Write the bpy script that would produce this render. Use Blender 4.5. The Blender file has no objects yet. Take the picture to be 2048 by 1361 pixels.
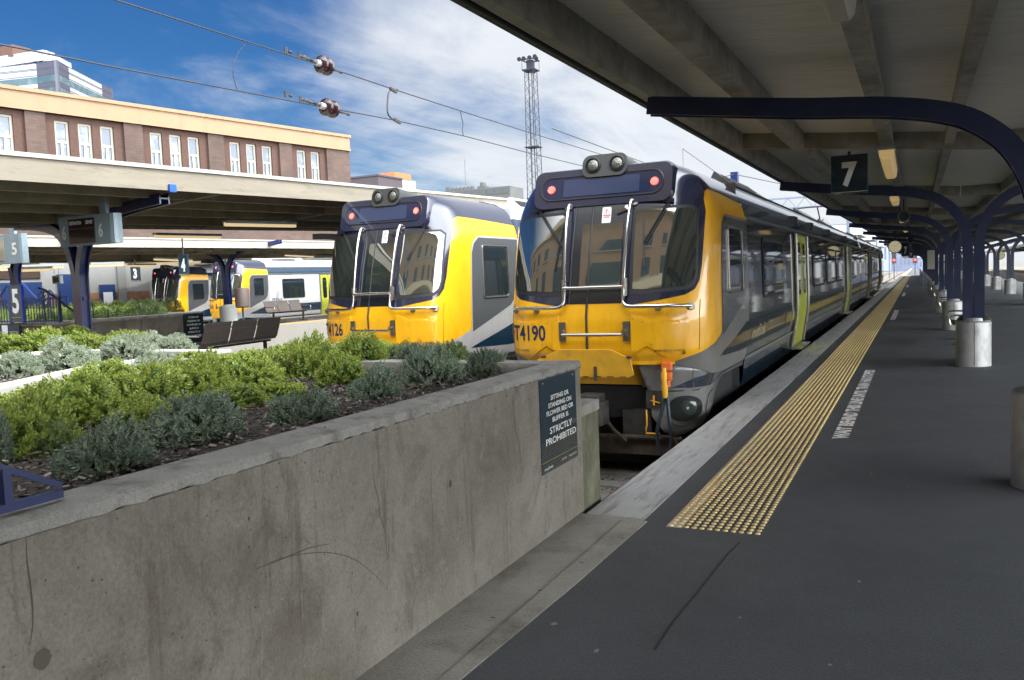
import bpy, bmesh, math, random
from mathutils import Vector, Matrix
R_=math.radians
random.seed(7)
C=bpy.context.scene
COL=C.collection
# ---------------------------------------------------------------- camera
W_,H_=2048.,1361.
FOC=1680.; PX,PY=1024.,680.5; CAMH=1.7
VP=(1835.,528.); TILT=-0.0393
d1=Vector((VP[0]-PX,VP[1]-PY,FOC)).normalized()
hz=Vector((1,TILT,0))
up=hz.cross(d1).normalized()
if up.y>0: up=-up
dx=d1.cross(up).normalized()
if dx.x<0: dx=-dx
# camera-space (x right, y down, z fwd) -> world rows
def ray(px,py):
    v=Vector((px-PX,py-PY,FOC)); return Vector((dx.dot(v),d1.dot(v),up.dot(v)))
EYE=Vector((0,0,CAMH))
def OZ(px,py,z):
    r=ray(px,py); return EYE+r*((z-CAMH)/r.z)
def OX(px,py,x):
    r=ray(px,py); return EYE+r*(x/r.x)
def OY(px,py,y):
    r=ray(px,py); return EYE+r*(y/r.y)
def OPL(px,py,p,q):
    """ray against the vertical plane through ground points p,q -> (distance along pq, z, point)"""
    r=ray(px,py); n=Vector((-(q[1]-p[1]),q[0]-p[0],0)); 
    t=(n.x*p[0]+n.y*p[1])/(n.x*r.x+n.y*r.y); P=EYE+r*t
    d=Vector((q[0]-p[0],q[1]-p[1],0)).normalized()
    return (P-Vector((p[0],p[1],P.z))).dot(d),P.z,P
cam_d=bpy.data.cameras.new('camera'); cam=bpy.data.objects.new('camera',cam_d); COL.objects.link(cam)
xa=Vector((dx.x,d1.x,up.x)); ya=-Vector((dx.y,d1.y,up.y)); za=-Vector((dx.z,d1.z,up.z))
M=Matrix.Identity(4)
for i in range(3): M[i][0]=xa[i]; M[i][1]=ya[i]; M[i][2]=za[i]; M[i][3]=EYE[i]
cam.matrix_world=M
cam_d.sensor_width=36; cam_d.lens=FOC/W_*36; cam_d.clip_start=.05; cam_d.clip_end=6000
C.camera=cam
# ---------------------------------------------------------------- light, sky, exposure
SUN=Vector((.60,.27,.80)).normalized()
sun_el=math.asin(SUN.z); sun_az=math.atan2(SUN.x,SUN.y)
w=bpy.data.worlds.new('World'); C.world=w; w.use_nodes=True
nt=w.node_tree; N=nt.nodes; L=nt.links
for n in list(N): N.remove(n)
out=N.new('ShaderNodeOutputWorld'); bg=N.new('ShaderNodeBackground'); bg.inputs[1].default_value=0.06
sky=N.new('ShaderNodeTexSky'); sky.sky_type='NISHITA'; sky.sun_disc=False
sky.sun_elevation=sun_el; sky.sun_rotation=sun_az; sky.air_density=1.0; sky.dust_density=.3; sky.ozone_density=2.5
tc=N.new('ShaderNodeTexCoord'); sep=N.new('ShaderNodeSeparateXYZ'); L.new(tc.outputs['Generated'],sep.inputs[0])
def mth(nodes,links,op,a,b=None,c=None,clamp=False):
    n=nodes.new('ShaderNodeMath'); n.operation=op; n.use_clamp=clamp
    for i,v in enumerate((a,b,c)):
        if v is None: continue
        if isinstance(v,(int,float)): n.inputs[i].default_value=v
        else: links.new(v,n.inputs[i])
    return n.outputs[0]
zc=mth(N,L,'ADD',mth(N,L,'MAXIMUM',sep.outputs[2],0.0),.10)
cu=mth(N,L,'DIVIDE',sep.outputs[0],zc); cv=mth(N,L,'DIVIDE',sep.outputs[1],zc)
comb=N.new('ShaderNodeCombineXYZ'); L.new(cu,comb.inputs[0]); L.new(cv,comb.inputs[1])
def wnoise(scale,detail,rough,stretch=(1,1,1),loc=(0,0,0),dist=0.,rot=0):
    mp=N.new('ShaderNodeMapping'); mp.inputs['Scale'].default_value=stretch; mp.inputs['Location'].default_value=loc; mp.inputs['Rotation'].default_value=(0,0,rot)
    L.new(comb.outputs[0],mp.inputs[0])
    n=N.new('ShaderNodeTexNoise'); n.inputs['Scale'].default_value=scale; n.inputs['Detail'].default_value=detail; n.inputs['Roughness'].default_value=rough; n.inputs['Distortion'].default_value=dist
    L.new(mp.outputs[0],n.inputs['Vector']); return n.outputs[0]
n1=wnoise(.42,8,.56,(1.0,.62,1),(3.1,1.7,0),.35,.5)
n2=wnoise(1.1,7,.62,(1.0,.5,1),(.4,5.2,0),.8,.9)
# more cloud to the north-east, plus added cover behind camera to light shade
az=mth(N,L,'ADD',mth(N,L,'MULTIPLY_ADD',sep.outputs[0],.50,.275),mth(N,L,'MULTIPLY',mth(N,L,'MAXIMUM',mth(N,L,'MULTIPLY',sep.outputs[1],-1.),0.),.3))
dens=mth(N,L,'ADD',mth(N,L,'ADD',mth(N,L,'MULTIPLY',n1,1.0),mth(N,L,'MULTIPLY',n2,.42)),az)
cl=N.new('ShaderNodeMapRange'); cl.inputs['From Min'].default_value=.60; cl.inputs['From Max'].default_value=.86; cl.clamp=True; cl.interpolation_type='SMOOTHSTEP'
L.new(dens,cl.inputs['Value'])
cmask=mth(N,L,'MULTIPLY',cl.outputs[0],.93)
mix=N.new('ShaderNodeMix'); mix.data_type='RGBA'; L.new(cmask,mix.inputs[0])
hue=N.new('ShaderNodeHueSaturation'); hue.inputs['Saturation'].default_value=1.3; hue.inputs['Value'].default_value=.52; L.new(sky.outputs[0],hue.inputs['Color'])
tint=N.new('ShaderNodeMix'); tint.data_type='RGBA'; tint.blend_type='MULTIPLY'; tint.inputs[0].default_value=1.; L.new(hue.outputs[0],tint.inputs[6]); tint.inputs[7].default_value=(.62,.88,1.14,1)
L.new(tint.outputs[2],mix.inputs[6])
cr=N.new('ShaderNodeMix'); cr.data_type='RGBA'; L.new(n2,cr.inputs[0]); cr.inputs[6].default_value=(3.6,3.9,4.3,1); cr.inputs[7].default_value=(6.2,6.3,6.4,1)
# added glow in unseen cloud, behind and right of camera, fills roof shade
dglow=N.new('ShaderNodeVectorMath'); dglow.operation='DOT_PRODUCT'; L.new(tc.outputs['Generated'],dglow.inputs[0]); dglow.inputs[1].default_value=(.78,-.56,.28)
gl=N.new('ShaderNodeMapRange'); gl.interpolation_type='SMOOTHSTEP'; gl.inputs['From Min'].default_value=-.05; gl.inputs['From Max'].default_value=.75; gl.inputs['To Min'].default_value=1.; gl.inputs['To Max'].default_value=11.5; L.new(dglow.outputs['Value'],gl.inputs[0])
cs=N.new('ShaderNodeVectorMath'); cs.operation='SCALE'; L.new(cr.outputs[2],cs.inputs[0]); L.new(gl.outputs[0],cs.inputs['Scale'])
L.new(cs.outputs[0],mix.inputs[7]); L.new(mix.outputs[2],bg.inputs[0]); L.new(bg.outputs[0],out.inputs[0])
sd=bpy.data.lights.new('sun','SUN'); sd.energy=1.3; sd.angle=R_(2.5); sd.color=(1,.955,.88)
so=bpy.data.objects.new('sun',sd); COL.objects.link(so); so.rotation_euler=SUN.to_track_quat('Z','Y').to_euler(); so.location=(30,0,60)
C.view_settings.view_transform='Standard'; C.view_settings.look='None'; C.view_settings.gamma=1; C.view_settings.exposure=1.58
try:
    C.cycles.max_bounces=8; C.cycles.diffuse_bounces=5; C.cycles.glossy_bounces=4; C.cycles.transmission_bounces=4; C.cycles.transparent_max_bounces=6
    C.cycles.caustics_reflective=False; C.cycles.caustics_refractive=False; C.cycles.use_denoising=True; C.cycles.sample_clamp_indirect=4
except Exception: pass
# ---------------------------------------------------------------- materials
MATS={}
def mat(name,col,rough=.6,metal=0.,coat=0.,ior=None,var=0.,vscale=6.,stretch=(1,1,1),bump=0.,bscale=40.,dirt=None,dscale=2.,dth=(.5,.75),emit=None,estr=0.,rvar=0.,spec=None,dstretch=(1,1,1),grain=0.,gscale=150.):
    if name in MATS: return MATS[name]
    m=bpy.data.materials.new(name); m.use_nodes=True; t=m.node_tree; n=t.nodes; l=t.links
    b=n['Principled BSDF']; b.inputs['Roughness'].default_value=rough; b.inputs['Metallic'].default_value=metal
    if coat: b.inputs['Coat Weight'].default_value=coat; b.inputs['Coat Roughness'].default_value=.03
    if ior: b.inputs['IOR'].default_value=ior
    if spec is not None: b.inputs['Specular IOR Level'].default_value=spec
    c4=(col[0],col[1],col[2],1)
    b.inputs['Base Color'].default_value=c4
    tcx=n.new('ShaderNodeTexCoord')
    def noise(scale,det,st,rough_=.6):
        mp=n.new('ShaderNodeMapping'); mp.inputs['Scale'].default_value=st; l.new(tcx.outputs['Object'],mp.inputs[0])
        q=n.new('ShaderNodeTexNoise'); q.inputs['Scale'].default_value=scale; q.inputs['Detail'].default_value=det; q.inputs['Roughness'].default_value=rough_; l.new(mp.outputs[0],q.inputs['Vector']); return q.outputs[0]
    cur=None
    if var:
        q=noise(vscale,7,stretch)
        r=n.new('ShaderNodeMapRange'); r.inputs['From Min'].default_value=.3; r.inputs['From Max'].default_value=.7; r.inputs['To Min'].default_value=1-var; r.inputs['To Max'].default_value=1+var; l.new(q,r.inputs[0])
        mx=n.new('ShaderNodeVectorMath'); mx.operation='SCALE'; mx.inputs[0].default_value=col; l.new(r.outputs[0],mx.inputs['Scale']); cur=mx.outputs[0]
    if dirt:
        q=noise(dscale,9,dstretch,.68)
        r=n.new('ShaderNodeMapRange'); r.inputs['From Min'].default_value=dth[0]; r.inputs['From Max'].default_value=dth[1]; r.clamp=True; l.new(q,r.inputs[0])
        mx=n.new('ShaderNodeMix'); mx.data_type='RGBA'; l.new(r.outputs[0],mx.inputs[0])
        if cur is not None: l.new(cur,mx.inputs[6])
        else: mx.inputs[6].default_value=c4
        mx.inputs[7].default_value=(*dirt,1); cur=mx.outputs[2]
    if grain:
        q=noise(gscale,3,(1,1,1),.8); r=n.new('ShaderNodeMapRange'); r.inputs['From Min'].default_value=.32; r.inputs['From Max'].default_value=.68; r.inputs['To Min'].default_value=1-grain; r.inputs['To Max'].default_value=1+grain; l.new(q,r.inputs[0]); mx=n.new('ShaderNodeVectorMath'); mx.operation='SCALE'
        if cur is not None: l.new(cur,mx.inputs[0])
        else: mx.inputs[0].default_value=col
        l.new(r.outputs[0],mx.inputs['Scale']); cur=mx.outputs[0]
    if cur is not None: l.new(cur,b.inputs['Base Color'])
    if rvar:
        q=noise(5,5,(1,1,1)); r=n.new('ShaderNodeMapRange'); r.inputs['To Min'].default_value=max(0,rough-rvar); r.inputs['To Max'].default_value=min(1,rough+rvar); l.new(q,r.inputs[0]); l.new(r.outputs[0],b.inputs['Roughness'])
    if bump:
        q=noise(bscale,6,(1,1,1)); bp=n.new('ShaderNodeBump'); bp.inputs['Strength'].default_value=bump; bp.inputs['Distance'].default_value=.02; l.new(q,bp.inputs['Height']); l.new(bp.outputs[0],b.inputs['Normal'])
    if emit: b.inputs['Emission Color'].default_value=(*emit,1); b.inputs['Emission Strength'].default_value=estr
    MATS[name]=m; return m
# ---------------------------------------------------------------- objects
def link(o): COL.objects.link(o); return o
def tag(o,label=None,cat=None,group=None,kind=None):
    if label: o['label']=label
    if cat: o['category']=cat
    if group: o['group']=group
    if kind: o['kind']=kind
    return o
def thing(name,label,cat,loc=(0,0,0),rz=0,group=None):
    o=bpy.data.objects.new(name,None); link(o); o.location=loc; o.rotation_euler=(0,0,rz); o.empty_display_size=.2
    return tag(o,label,cat,group)
def dup(root,loc,rz=None,label=None,group=None,scale=None):
    r=root.copy(); link(r); r.location=loc
    if rz is not None: r.rotation_euler=(0,0,rz)
    if scale: r.scale=scale
    if label: r['label']=label
    if group: r['group']=group
    for ch in list(root.children):
        c=ch.copy(); link(c); c.parent=r
        for g in list(ch.children):
            e=g.copy(); link(e); e.parent=c
    return r
class MB:
    def __init__(s): s.v=[]; s.f=[]
    def add(s,vs,fs):
        b=len(s.v); s.v+= [tuple(x) for x in vs]; s.f+=[tuple(i+b for i in f) for f in fs]; return s
    def box(s,x0,x1,y0,y1,z0,z1,bev=0.):
        if bev<=0:
            return s.add([(x0,y0,z0),(x1,y0,z0),(x1,y1,z0),(x0,y1,z0),(x0,y0,z1),(x1,y0,z1),(x1,y1,z1),(x0,y1,z1)],[(0,3,2,1),(4,5,6,7),(0,1,5,4),(1,2,6,5),(2,3,7,6),(3,0,4,7)])
        bm=bmesh.new(); bmesh.ops.create_cube(bm,size=1)
        for v in bm.verts: v.co=Vector(((x0+x1)/2+v.co.x*(x1-x0),(y0+y1)/2+v.co.y*(y1-y0),(z0+z1)/2+v.co.z*(z1-z0)))
        bmesh.ops.bevel(bm,geom=bm.edges[:],offset=bev,segments=2,affect='EDGES',profile=.6)
        return s.bm(bm)
    def bm(s,bm):
        bm.verts.index_update(); vs=[v.co[:] for v in bm.verts]; fs=[[v.index for v in f.verts] for f in bm.faces]; bm.free(); return s.add(vs,fs)
    def obox(s,c,size,rot):
        """oriented box"""
        c=Vector(c); vs=[]
        for i in (-1,1):
            for j in (-1,1):
                for k in (-1,1): vs.append(c+rot@Vector((i*size[0]/2,j*size[1]/2,k*size[2]/2)))
        return s.add(vs,[(0,1,3,2),(4,6,7,5),(0,4,5,1),(2,3,7,6),(0,2,6,4),(1,5,7,3)])
    def bar(s,p,q,w,h=None):
        p=Vector(p);q=Vector(q);h=h or w; d=(q-p); q_=d.to_track_quat('Z','Y').to_matrix(); return s.obox((p+q)/2,(w,h,d.length),q_)
    def sweep(s,path,sec,closed=True,upv=(0,0,1)):
        """sweep section [(a,b)] along path; a along 'side', b along 'normal'"""
        n=len(path); P=[Vector(p) for p in path]; k=len(sec); vs=[]
        for i in range(n):
            t=(P[min(i+1,n-1)]-P[max(i-1,0)]).normalized(); u=Vector(upv)
            if abs(t.dot(u))>.999: u=Vector((1,0,0))
            sd=t.cross(u).normalized(); nm=sd.cross(t).normalized()
            for a,b in sec: vs.append(P[i]+sd*a+nm*b)
        fs=[]
        for i in range(n-1):
            for j in range(k): j2=(j+1)%k; fs.append((i*k+j,i*k+j2,(i+1)*k+j2,(i+1)*k+j))
        fs.append(tuple(range(k-1,-1,-1))); fs.append(tuple((n-1)*k+j for j in range(k)))
        return s.add(vs,fs)
    def tube(s,path,r,seg=8):
        P=[Vector(p) for p in path]; n=len(P); vs=[]; u=None
        rr=r if isinstance(r,(list,tuple)) else [r]*n
        for i in range(n):
            t=(P[min(i+1,n-1)]-P[max(i-1,0)]).normalized()
            if u is None: u=t.orthogonal().normalized()
            u=(u-t*u.dot(t)).normalized(); v=t.cross(u)
            for j in range(seg): a=2*math.pi*j/seg; vs.append(P[i]+(u*math.cos(a)+v*math.sin(a))*rr[i])
        fs=[(i*seg+j,i*seg+(j+1)%seg,(i+1)*seg+(j+1)%seg,(i+1)*seg+j) for i in range(n-1) for j in range(seg)]
        fs.append(tuple(range(seg-1,-1,-1))); fs.append(tuple((n-1)*seg+j for j in range(seg)))
        return s.add(vs,fs)
    def lathe(s,prof,c=(0,0,0),axis=(0,0,1),seg=24):
        """prof [(r,h)] along axis"""
        q=Vector(axis).to_track_quat('Z','Y').to_matrix(); c=Vector(c); vs=[]
        for r,h in prof:
            for j in range(seg): a=2*math.pi*j/seg; vs.append(c+q@Vector((r*math.cos(a),r*math.sin(a),h)))
        k=len(prof); fs=[(i*seg+j,i*seg+(j+1)%seg,(i+1)*seg+(j+1)%seg,(i+1)*seg+j) for i in range(k-1) for j in range(seg)]
        if prof[0][0]>1e-5: fs.append(tuple(range(seg-1,-1,-1)))
        if prof[-1][0]>1e-5: fs.append(tuple((k-1)*seg+j for j in range(seg)))
        return s.add(vs,fs)
    def prism(s,poly,fr,depth):
        """poly 2D -> fr(a,b) origin point; extruded by vector depth"""
        k=len(poly); a=[Vector(fr(*p)) for p in poly]; d=Vector(depth); vs=a+[x+d for x in a]
        fs=[tuple(range(k)),tuple(range(2*k-1,k-1,-1))]+[(i,i+k,(i+1)%k+k,(i+1)%k) for i in range(k)]
        return s.add(vs,fs)
    def make(s,name,m,parent=None,smooth=False,off=None,ang=None,fix=True):
        me=bpy.data.meshes.new(name); 
        vs=s.v if off is None else [(x-off[0],y-off[1],z-off[2]) for x,y,z in s.v]
        me.from_pydata(vs,[],s.f); me.update()
        if fix:
            bm=bmesh.new(); bm.from_mesh(me); bmesh.ops.recalc_face_normals(bm,faces=bm.faces); bm.to_mesh(me); bm.free()
        if m: me.materials.append(m)
        o=bpy.data.objects.new(name,me); link(o)
        if parent: o.parent=parent
        if smooth:
            me.shade_smooth()
            try: me.set_sharp_from_angle(angle=R_(ang or 38))
            except Exception: pass
        return o
def bez(pts,n=6):
    """catmull-rom through points"""
    P=[Vector(p) for p in pts]; P=[P[0]*2-P[1]]+P+[P[-1]*2-P[-2]]; out=[]
    for i in range(1,len(P)-2):
        for k in range(n):
            t=k/n; a,b,c,d=P[i-1:i+3]
            out.append(.5*((2*b)+(c-a)*t+(2*a-5*b+4*c-d)*t*t+(3*b-a-3*c+d)*t**3))
    out.append(P[-2]); return out
def ell(r,r2=None,n=20):
    return [(r*math.cos(2*math.pi*i/n),(r2 or r)*math.sin(2*math.pi*i/n)) for i in range(n)]
def rrect(x0,x1,y0,y1,r,n=4):
    o=[]
    for cx_,cy_,a0 in ((x1-r,y1-r,0),(x0+r,y1-r,90),(x0+r,y0+r,180),(x1-r,y0+r,270)):
        for k in range(n+1): a=R_(a0+90*k/n); o.append((cx_+r*math.cos(a),cy_+r*math.sin(a)))
    return o
# ---- writing: glyph outlines as flat meshes
_tx={}
def glyphs(s,bold=0.):
    key=(s,bold)
    if key not in _tx:
        cu=bpy.data.curves.new('txt','FONT'); cu.body=s; cu.size=1; cu.resolution_u=3; cu.fill_mode='FRONT'; cu.offset=bold
        o=bpy.data.objects.new('txt',cu); link(o); dg=bpy.context.evaluated_depsgraph_get(); dg.update()
        me=bpy.data.meshes.new_from_object(o.evaluated_get(dg)); vs=[(v.co.x,v.co.y) for v in me.vertices]; fs=[tuple(p.vertices) for p in me.polygons]
        bpy.data.objects.remove(o); bpy.data.meshes.remove(me)
        if vs:
            x0=min(v[0] for v in vs); x1=max(v[0] for v in vs); y0=min(v[1] for v in vs); y1=max(v[1] for v in vs)
            vs=[((a-x0)/(x1-x0),(b-y0)/(y1-y0)) for a,b in vs]
        _tx[key]=(vs,fs)
    return _tx[key]
def text(name,s,m,parent,org,ax,ay,w,h,off=None,bold=0.02,mb=None):
    """text box w x h from lower-left corner org along unit vectors ax, ay"""
    vs,fs=glyphs(s,bold); org=Vector(org); ax=Vector(ax); ay=Vector(ay)
    b=mb or MB(); b.add([org+ax*(a*w)+ay*(c*h) for a,c in vs],fs)
    if mb is None: return b.make(name,m,parent,off=off,fix=False)
# ================================================================ trains
YEL=mat('cab_yellow_paint',(.78,.395,.010),.28,coat=.6,var=.05,vscale=3,dirt=(.40,.19,.012),dscale=3.2,dth=(.52,.9),dstretch=(1.5,1,.35),grain=.04,gscale=60)
FLAPY=mat('worn_yellow_steel',(.58,.31,.02),.5,var=.12,vscale=6,dirt=(.20,.13,.05),dscale=5,dth=(.55,.8),bump=.1)
DARK=mat('cab_dark_paint',(.018,.022,.045),.16,coat=.8,ior=1.6)
GLASS=mat('dark_glass',(.020,.027,.024),.025,ior=2.3,spec=1.,dirt=(.035,.045,.04),dscale=1.6,dth=(.4,.7))
GLASS2=mat('tinted_side_glass',(.012,.018,.022),.03,ior=1.8,spec=.7)
RUB=mat('black_rubber',(.012,.012,.013),.55)
CHR=mat('steel_tube',(.62,.60,.57),.2,1.)
CHRD=mat('steel_bracket',(.30,.28,.25),.42,1.,var=.2,vscale=30)
BLK=mat('underframe_black',(.012,.012,.012),.8,var=.3,vscale=8)
STEELD=mat('greasy_steel',(.05,.045,.04),.6,.4,var=.4,vscale=8)
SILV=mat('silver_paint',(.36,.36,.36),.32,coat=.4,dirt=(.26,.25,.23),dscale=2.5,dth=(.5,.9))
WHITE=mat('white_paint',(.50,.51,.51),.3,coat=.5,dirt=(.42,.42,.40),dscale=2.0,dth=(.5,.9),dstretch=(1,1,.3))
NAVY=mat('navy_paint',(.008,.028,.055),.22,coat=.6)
SIDE_SHADED=mat('shaded_side_paint',(.045,.052,.058),.10,coat=1.,dirt=(.075,.075,.075),dscale=1.4,dth=(.45,.8),dstretch=(1,1,.3),bump=.03,bscale=3)  # pale livery side painted dark to stand in for shade
SILVD=mat('shaded_silver_paint',(.155,.155,.148),.3,coat=.5,dirt=(.10,.10,.09),dscale=3,dth=(.45,.8))  # silver livery darkened in colour, as it looks in shade
NAVYR=mat('shaded_roof_paint',(.05,.07,.11),.18,coat=.9,bump=.05,bscale=2.5)  # shade and blue-grey reflections put into the roof colour
LIME=mat('lime_door_paint',(.42,.46,.03),.35,coat=.4,dirt=(.25,.27,.04),dscale=3,dth=(.5,.8))
ORNG=mat('orange_plastic',(.72,.16,.03),.45)
YPL=mat('yellow_plastic',(.75,.40,.02),.45)
RED=mat('red_marker_light',(.9,.08,.06),.4,emit=(1,.08,.06),estr=.30)
LAMPG=mat('headlamp_glass',(.22,.23,.20),.10,.7,bump=.5,bscale=60)
WHT=mat('white_lettering',(.72,.73,.72),.6)
INK=mat('navy_lettering',(.012,.018,.07),.5)
LRED=mat('red_print',(.5,.03,.02),.6)
DISP=mat('display_blue_grey',(.030,.042,.085),.12,coat=.6)

_N=3.6; _D=.95; _HW=1.36
_tab=[]
_s=0; _pu=_pw=0.
for i in range(2001):
    ph=math.pi/2*i/2000; u=_HW*abs(math.sin(ph))**(2/_N); q=_D*(1-abs(math.cos(ph))**(2/_N))
    if i: _s+=math.hypot(u-_pu,q-_pw)
    _tab.append((_s,u,q)); _pu,_pw=u,q
LC=_s
import bisect
_ts=[a[0] for a in _tab]
def plan(t):
    a=abs(t)
    if a>=LC: return math.copysign(_HW,t),_D+a-LC
    i=max(1,bisect.bisect_left(_ts,a)); t0,u0,w0=_tab[i-1]; t1,u1,w1=_tab[i]; f=(a-t0)/max(1e-9,t1-t0)
    return math.copysign(u0+(u1-u0)*f,t),w0+(w1-w0)*f
def itp(x,X,Y):
    if x<=X[0]: return Y[0]
    for i in range(1,len(X)):
        if x<=X[i]: f=(x-X[i-1])/(X[i]-X[i-1]); return Y[i-1]+f*(Y[i]-Y[i-1])
    return Y[-1]
ZP=[-.6,.55,.75,1.2,2.0,2.6,2.95,3.04,3.10,3.15,3.2]
SP=[.12,.10,.0,.0,.20,.40,.50,.56,.70,.95,1.6]
ZH=[-.6,0,.5,.8,1.1,2.0,2.45,2.6,2.75,2.9,3.0,3.08,3.15,3.2]
HH=[1.12,1.22,1.30,1.35,1.36,1.35,1.34,1.30,1.24,1.15,1.03,.86,.55,0.02]
def S(t,z):
    u,w=plan(t); f=max(0,1-w/1.6); k=min(1,max(0,(w-.2)/1.0)) if z<1.1 else 1
    h=itp(z,ZH,HH); 
    if z<1.1: h=_HW+(h-_HW)*(.45+.55*k)
    return Vector((u*h/_HW,w+itp(z,ZP,SP)*f,z))
def Nrm(t,z):
    e=.01; a=S(t+e,z)-S(t-e,z); b=S(t,min(z+e,3.19))-S(t,z-e); n=a.cross(b)
    if n.length<1e-9: return Vector((0,0,1))
    n.normalize(); return n
def O(t,z,o=0.): return S(t,z)+Nrm(t,z)*o
assert Nrm(0,1).y<0 
def patch(poly,off,st=.07,sz=.09,mb=None,thick=0.):
    bm=bmesh.new(); vs=[bm.verts.new((a,0,b)) for a,b in poly]; bm.faces.new(vs)
    a0=min(p[0] for p in poly);a1=max(p[0] for p in poly);b0=min(p[1] for p in poly);b1=max(p[1] for p in poly)
    cuts=[]
    t=-2.66
    while t<=2.66:
        if a0<t<a1: cuts.append(('t',t))
        t+=st
    for t in (3.0,3.4,3.8,-3.0,-3.4,-3.8):
        if a0<t<a1: cuts.append(('t',t))
    zz=[-.2,0,.2,.35,.5,.65,.8,.95,1.1,1.4,1.7,2.0,2.2,2.45,2.6,2.68,2.75,2.83,2.9,2.95,3.0,3.04,3.08,3.12,3.15,3.17]
    near=a0<2.7 and a1>-2.7
    for z in zz:
        if b0<z<b1: cuts.append(('z',z))
    for k,v in cuts:
        bmesh.ops.bisect_plane(bm,geom=bm.verts[:]+bm.edges[:]+bm.faces[:],plane_co=(v,0,0) if k=='t' else (0,0,v),plane_no=(1,0,0) if k=='t' else (0,0,1))
    for v in bm.verts: v.co=O(v.co.x,v.co.z,off)
    bmesh.ops.recalc_face_normals(bm,faces=bm.faces)
    # orient outward
    for f in bm.faces:
        c=f.calc_center_median()
        if f.normal.dot(Vector((c.x,c.y-3.5 if c.y<3 else 0,.3*c.z)))<0: f.normal_flip()
    return (mb or MB()).bm(bm)
def mir(poly): return [(-a,b) for a,b in reversed(poly)]
def sym(half):
    """half outline listed from the centre line bottom to the centre line top (t>=0)"""
    return half+[(-a,b) for a,b in reversed(half) if a>1e-6]
def rp(t0,t1,z0,z1,r=.06): return rrect(t0,t1,z0,z1,r)
def stext(name,s,m,parent,t0,z0,w,h,off=.012,bold=.02):
    vs,fs=glyphs(s,bold); bm=bmesh.new(); V=[bm.verts.new((t0+a*w,0,z0+b*h)) for a,b in vs]
    for f in fs:
        try: bm.faces.new([V[i] for i in f])
        except Exception: pass
    t=t0
    while t<t0+w:
        bmesh.ops.bisect_plane(bm,geom=bm.verts[:]+bm.edges[:]+bm.faces[:],plane_co=(t,0,0),plane_no=(1,0,0)); t+=.05
    for v in bm.verts: v.co=O(v.co.x,v.co.z,off)
    o=MB().bm(bm).make(name,m,parent,fix=False); return o
def disc(mb,t,z,r,h,off=0.):
    p=O(t,z,off); n=Nrm(t,z); mb.lathe([(r,0),(r,h*.7),(r*.85,h)],p,n,16)
def lamp(parent,name,t,z,r,mt,off=.02):
    p=O(t,z,off); b=MB(); b.lathe([(r,0),(r*.9,.012),(r*.5,.02),(0,.022)],p,Vector((Nrm(t,z).x*.3,-1,0)).normalized(),20); return b.make(name,mt,parent,True)
CARL=27.5
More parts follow.
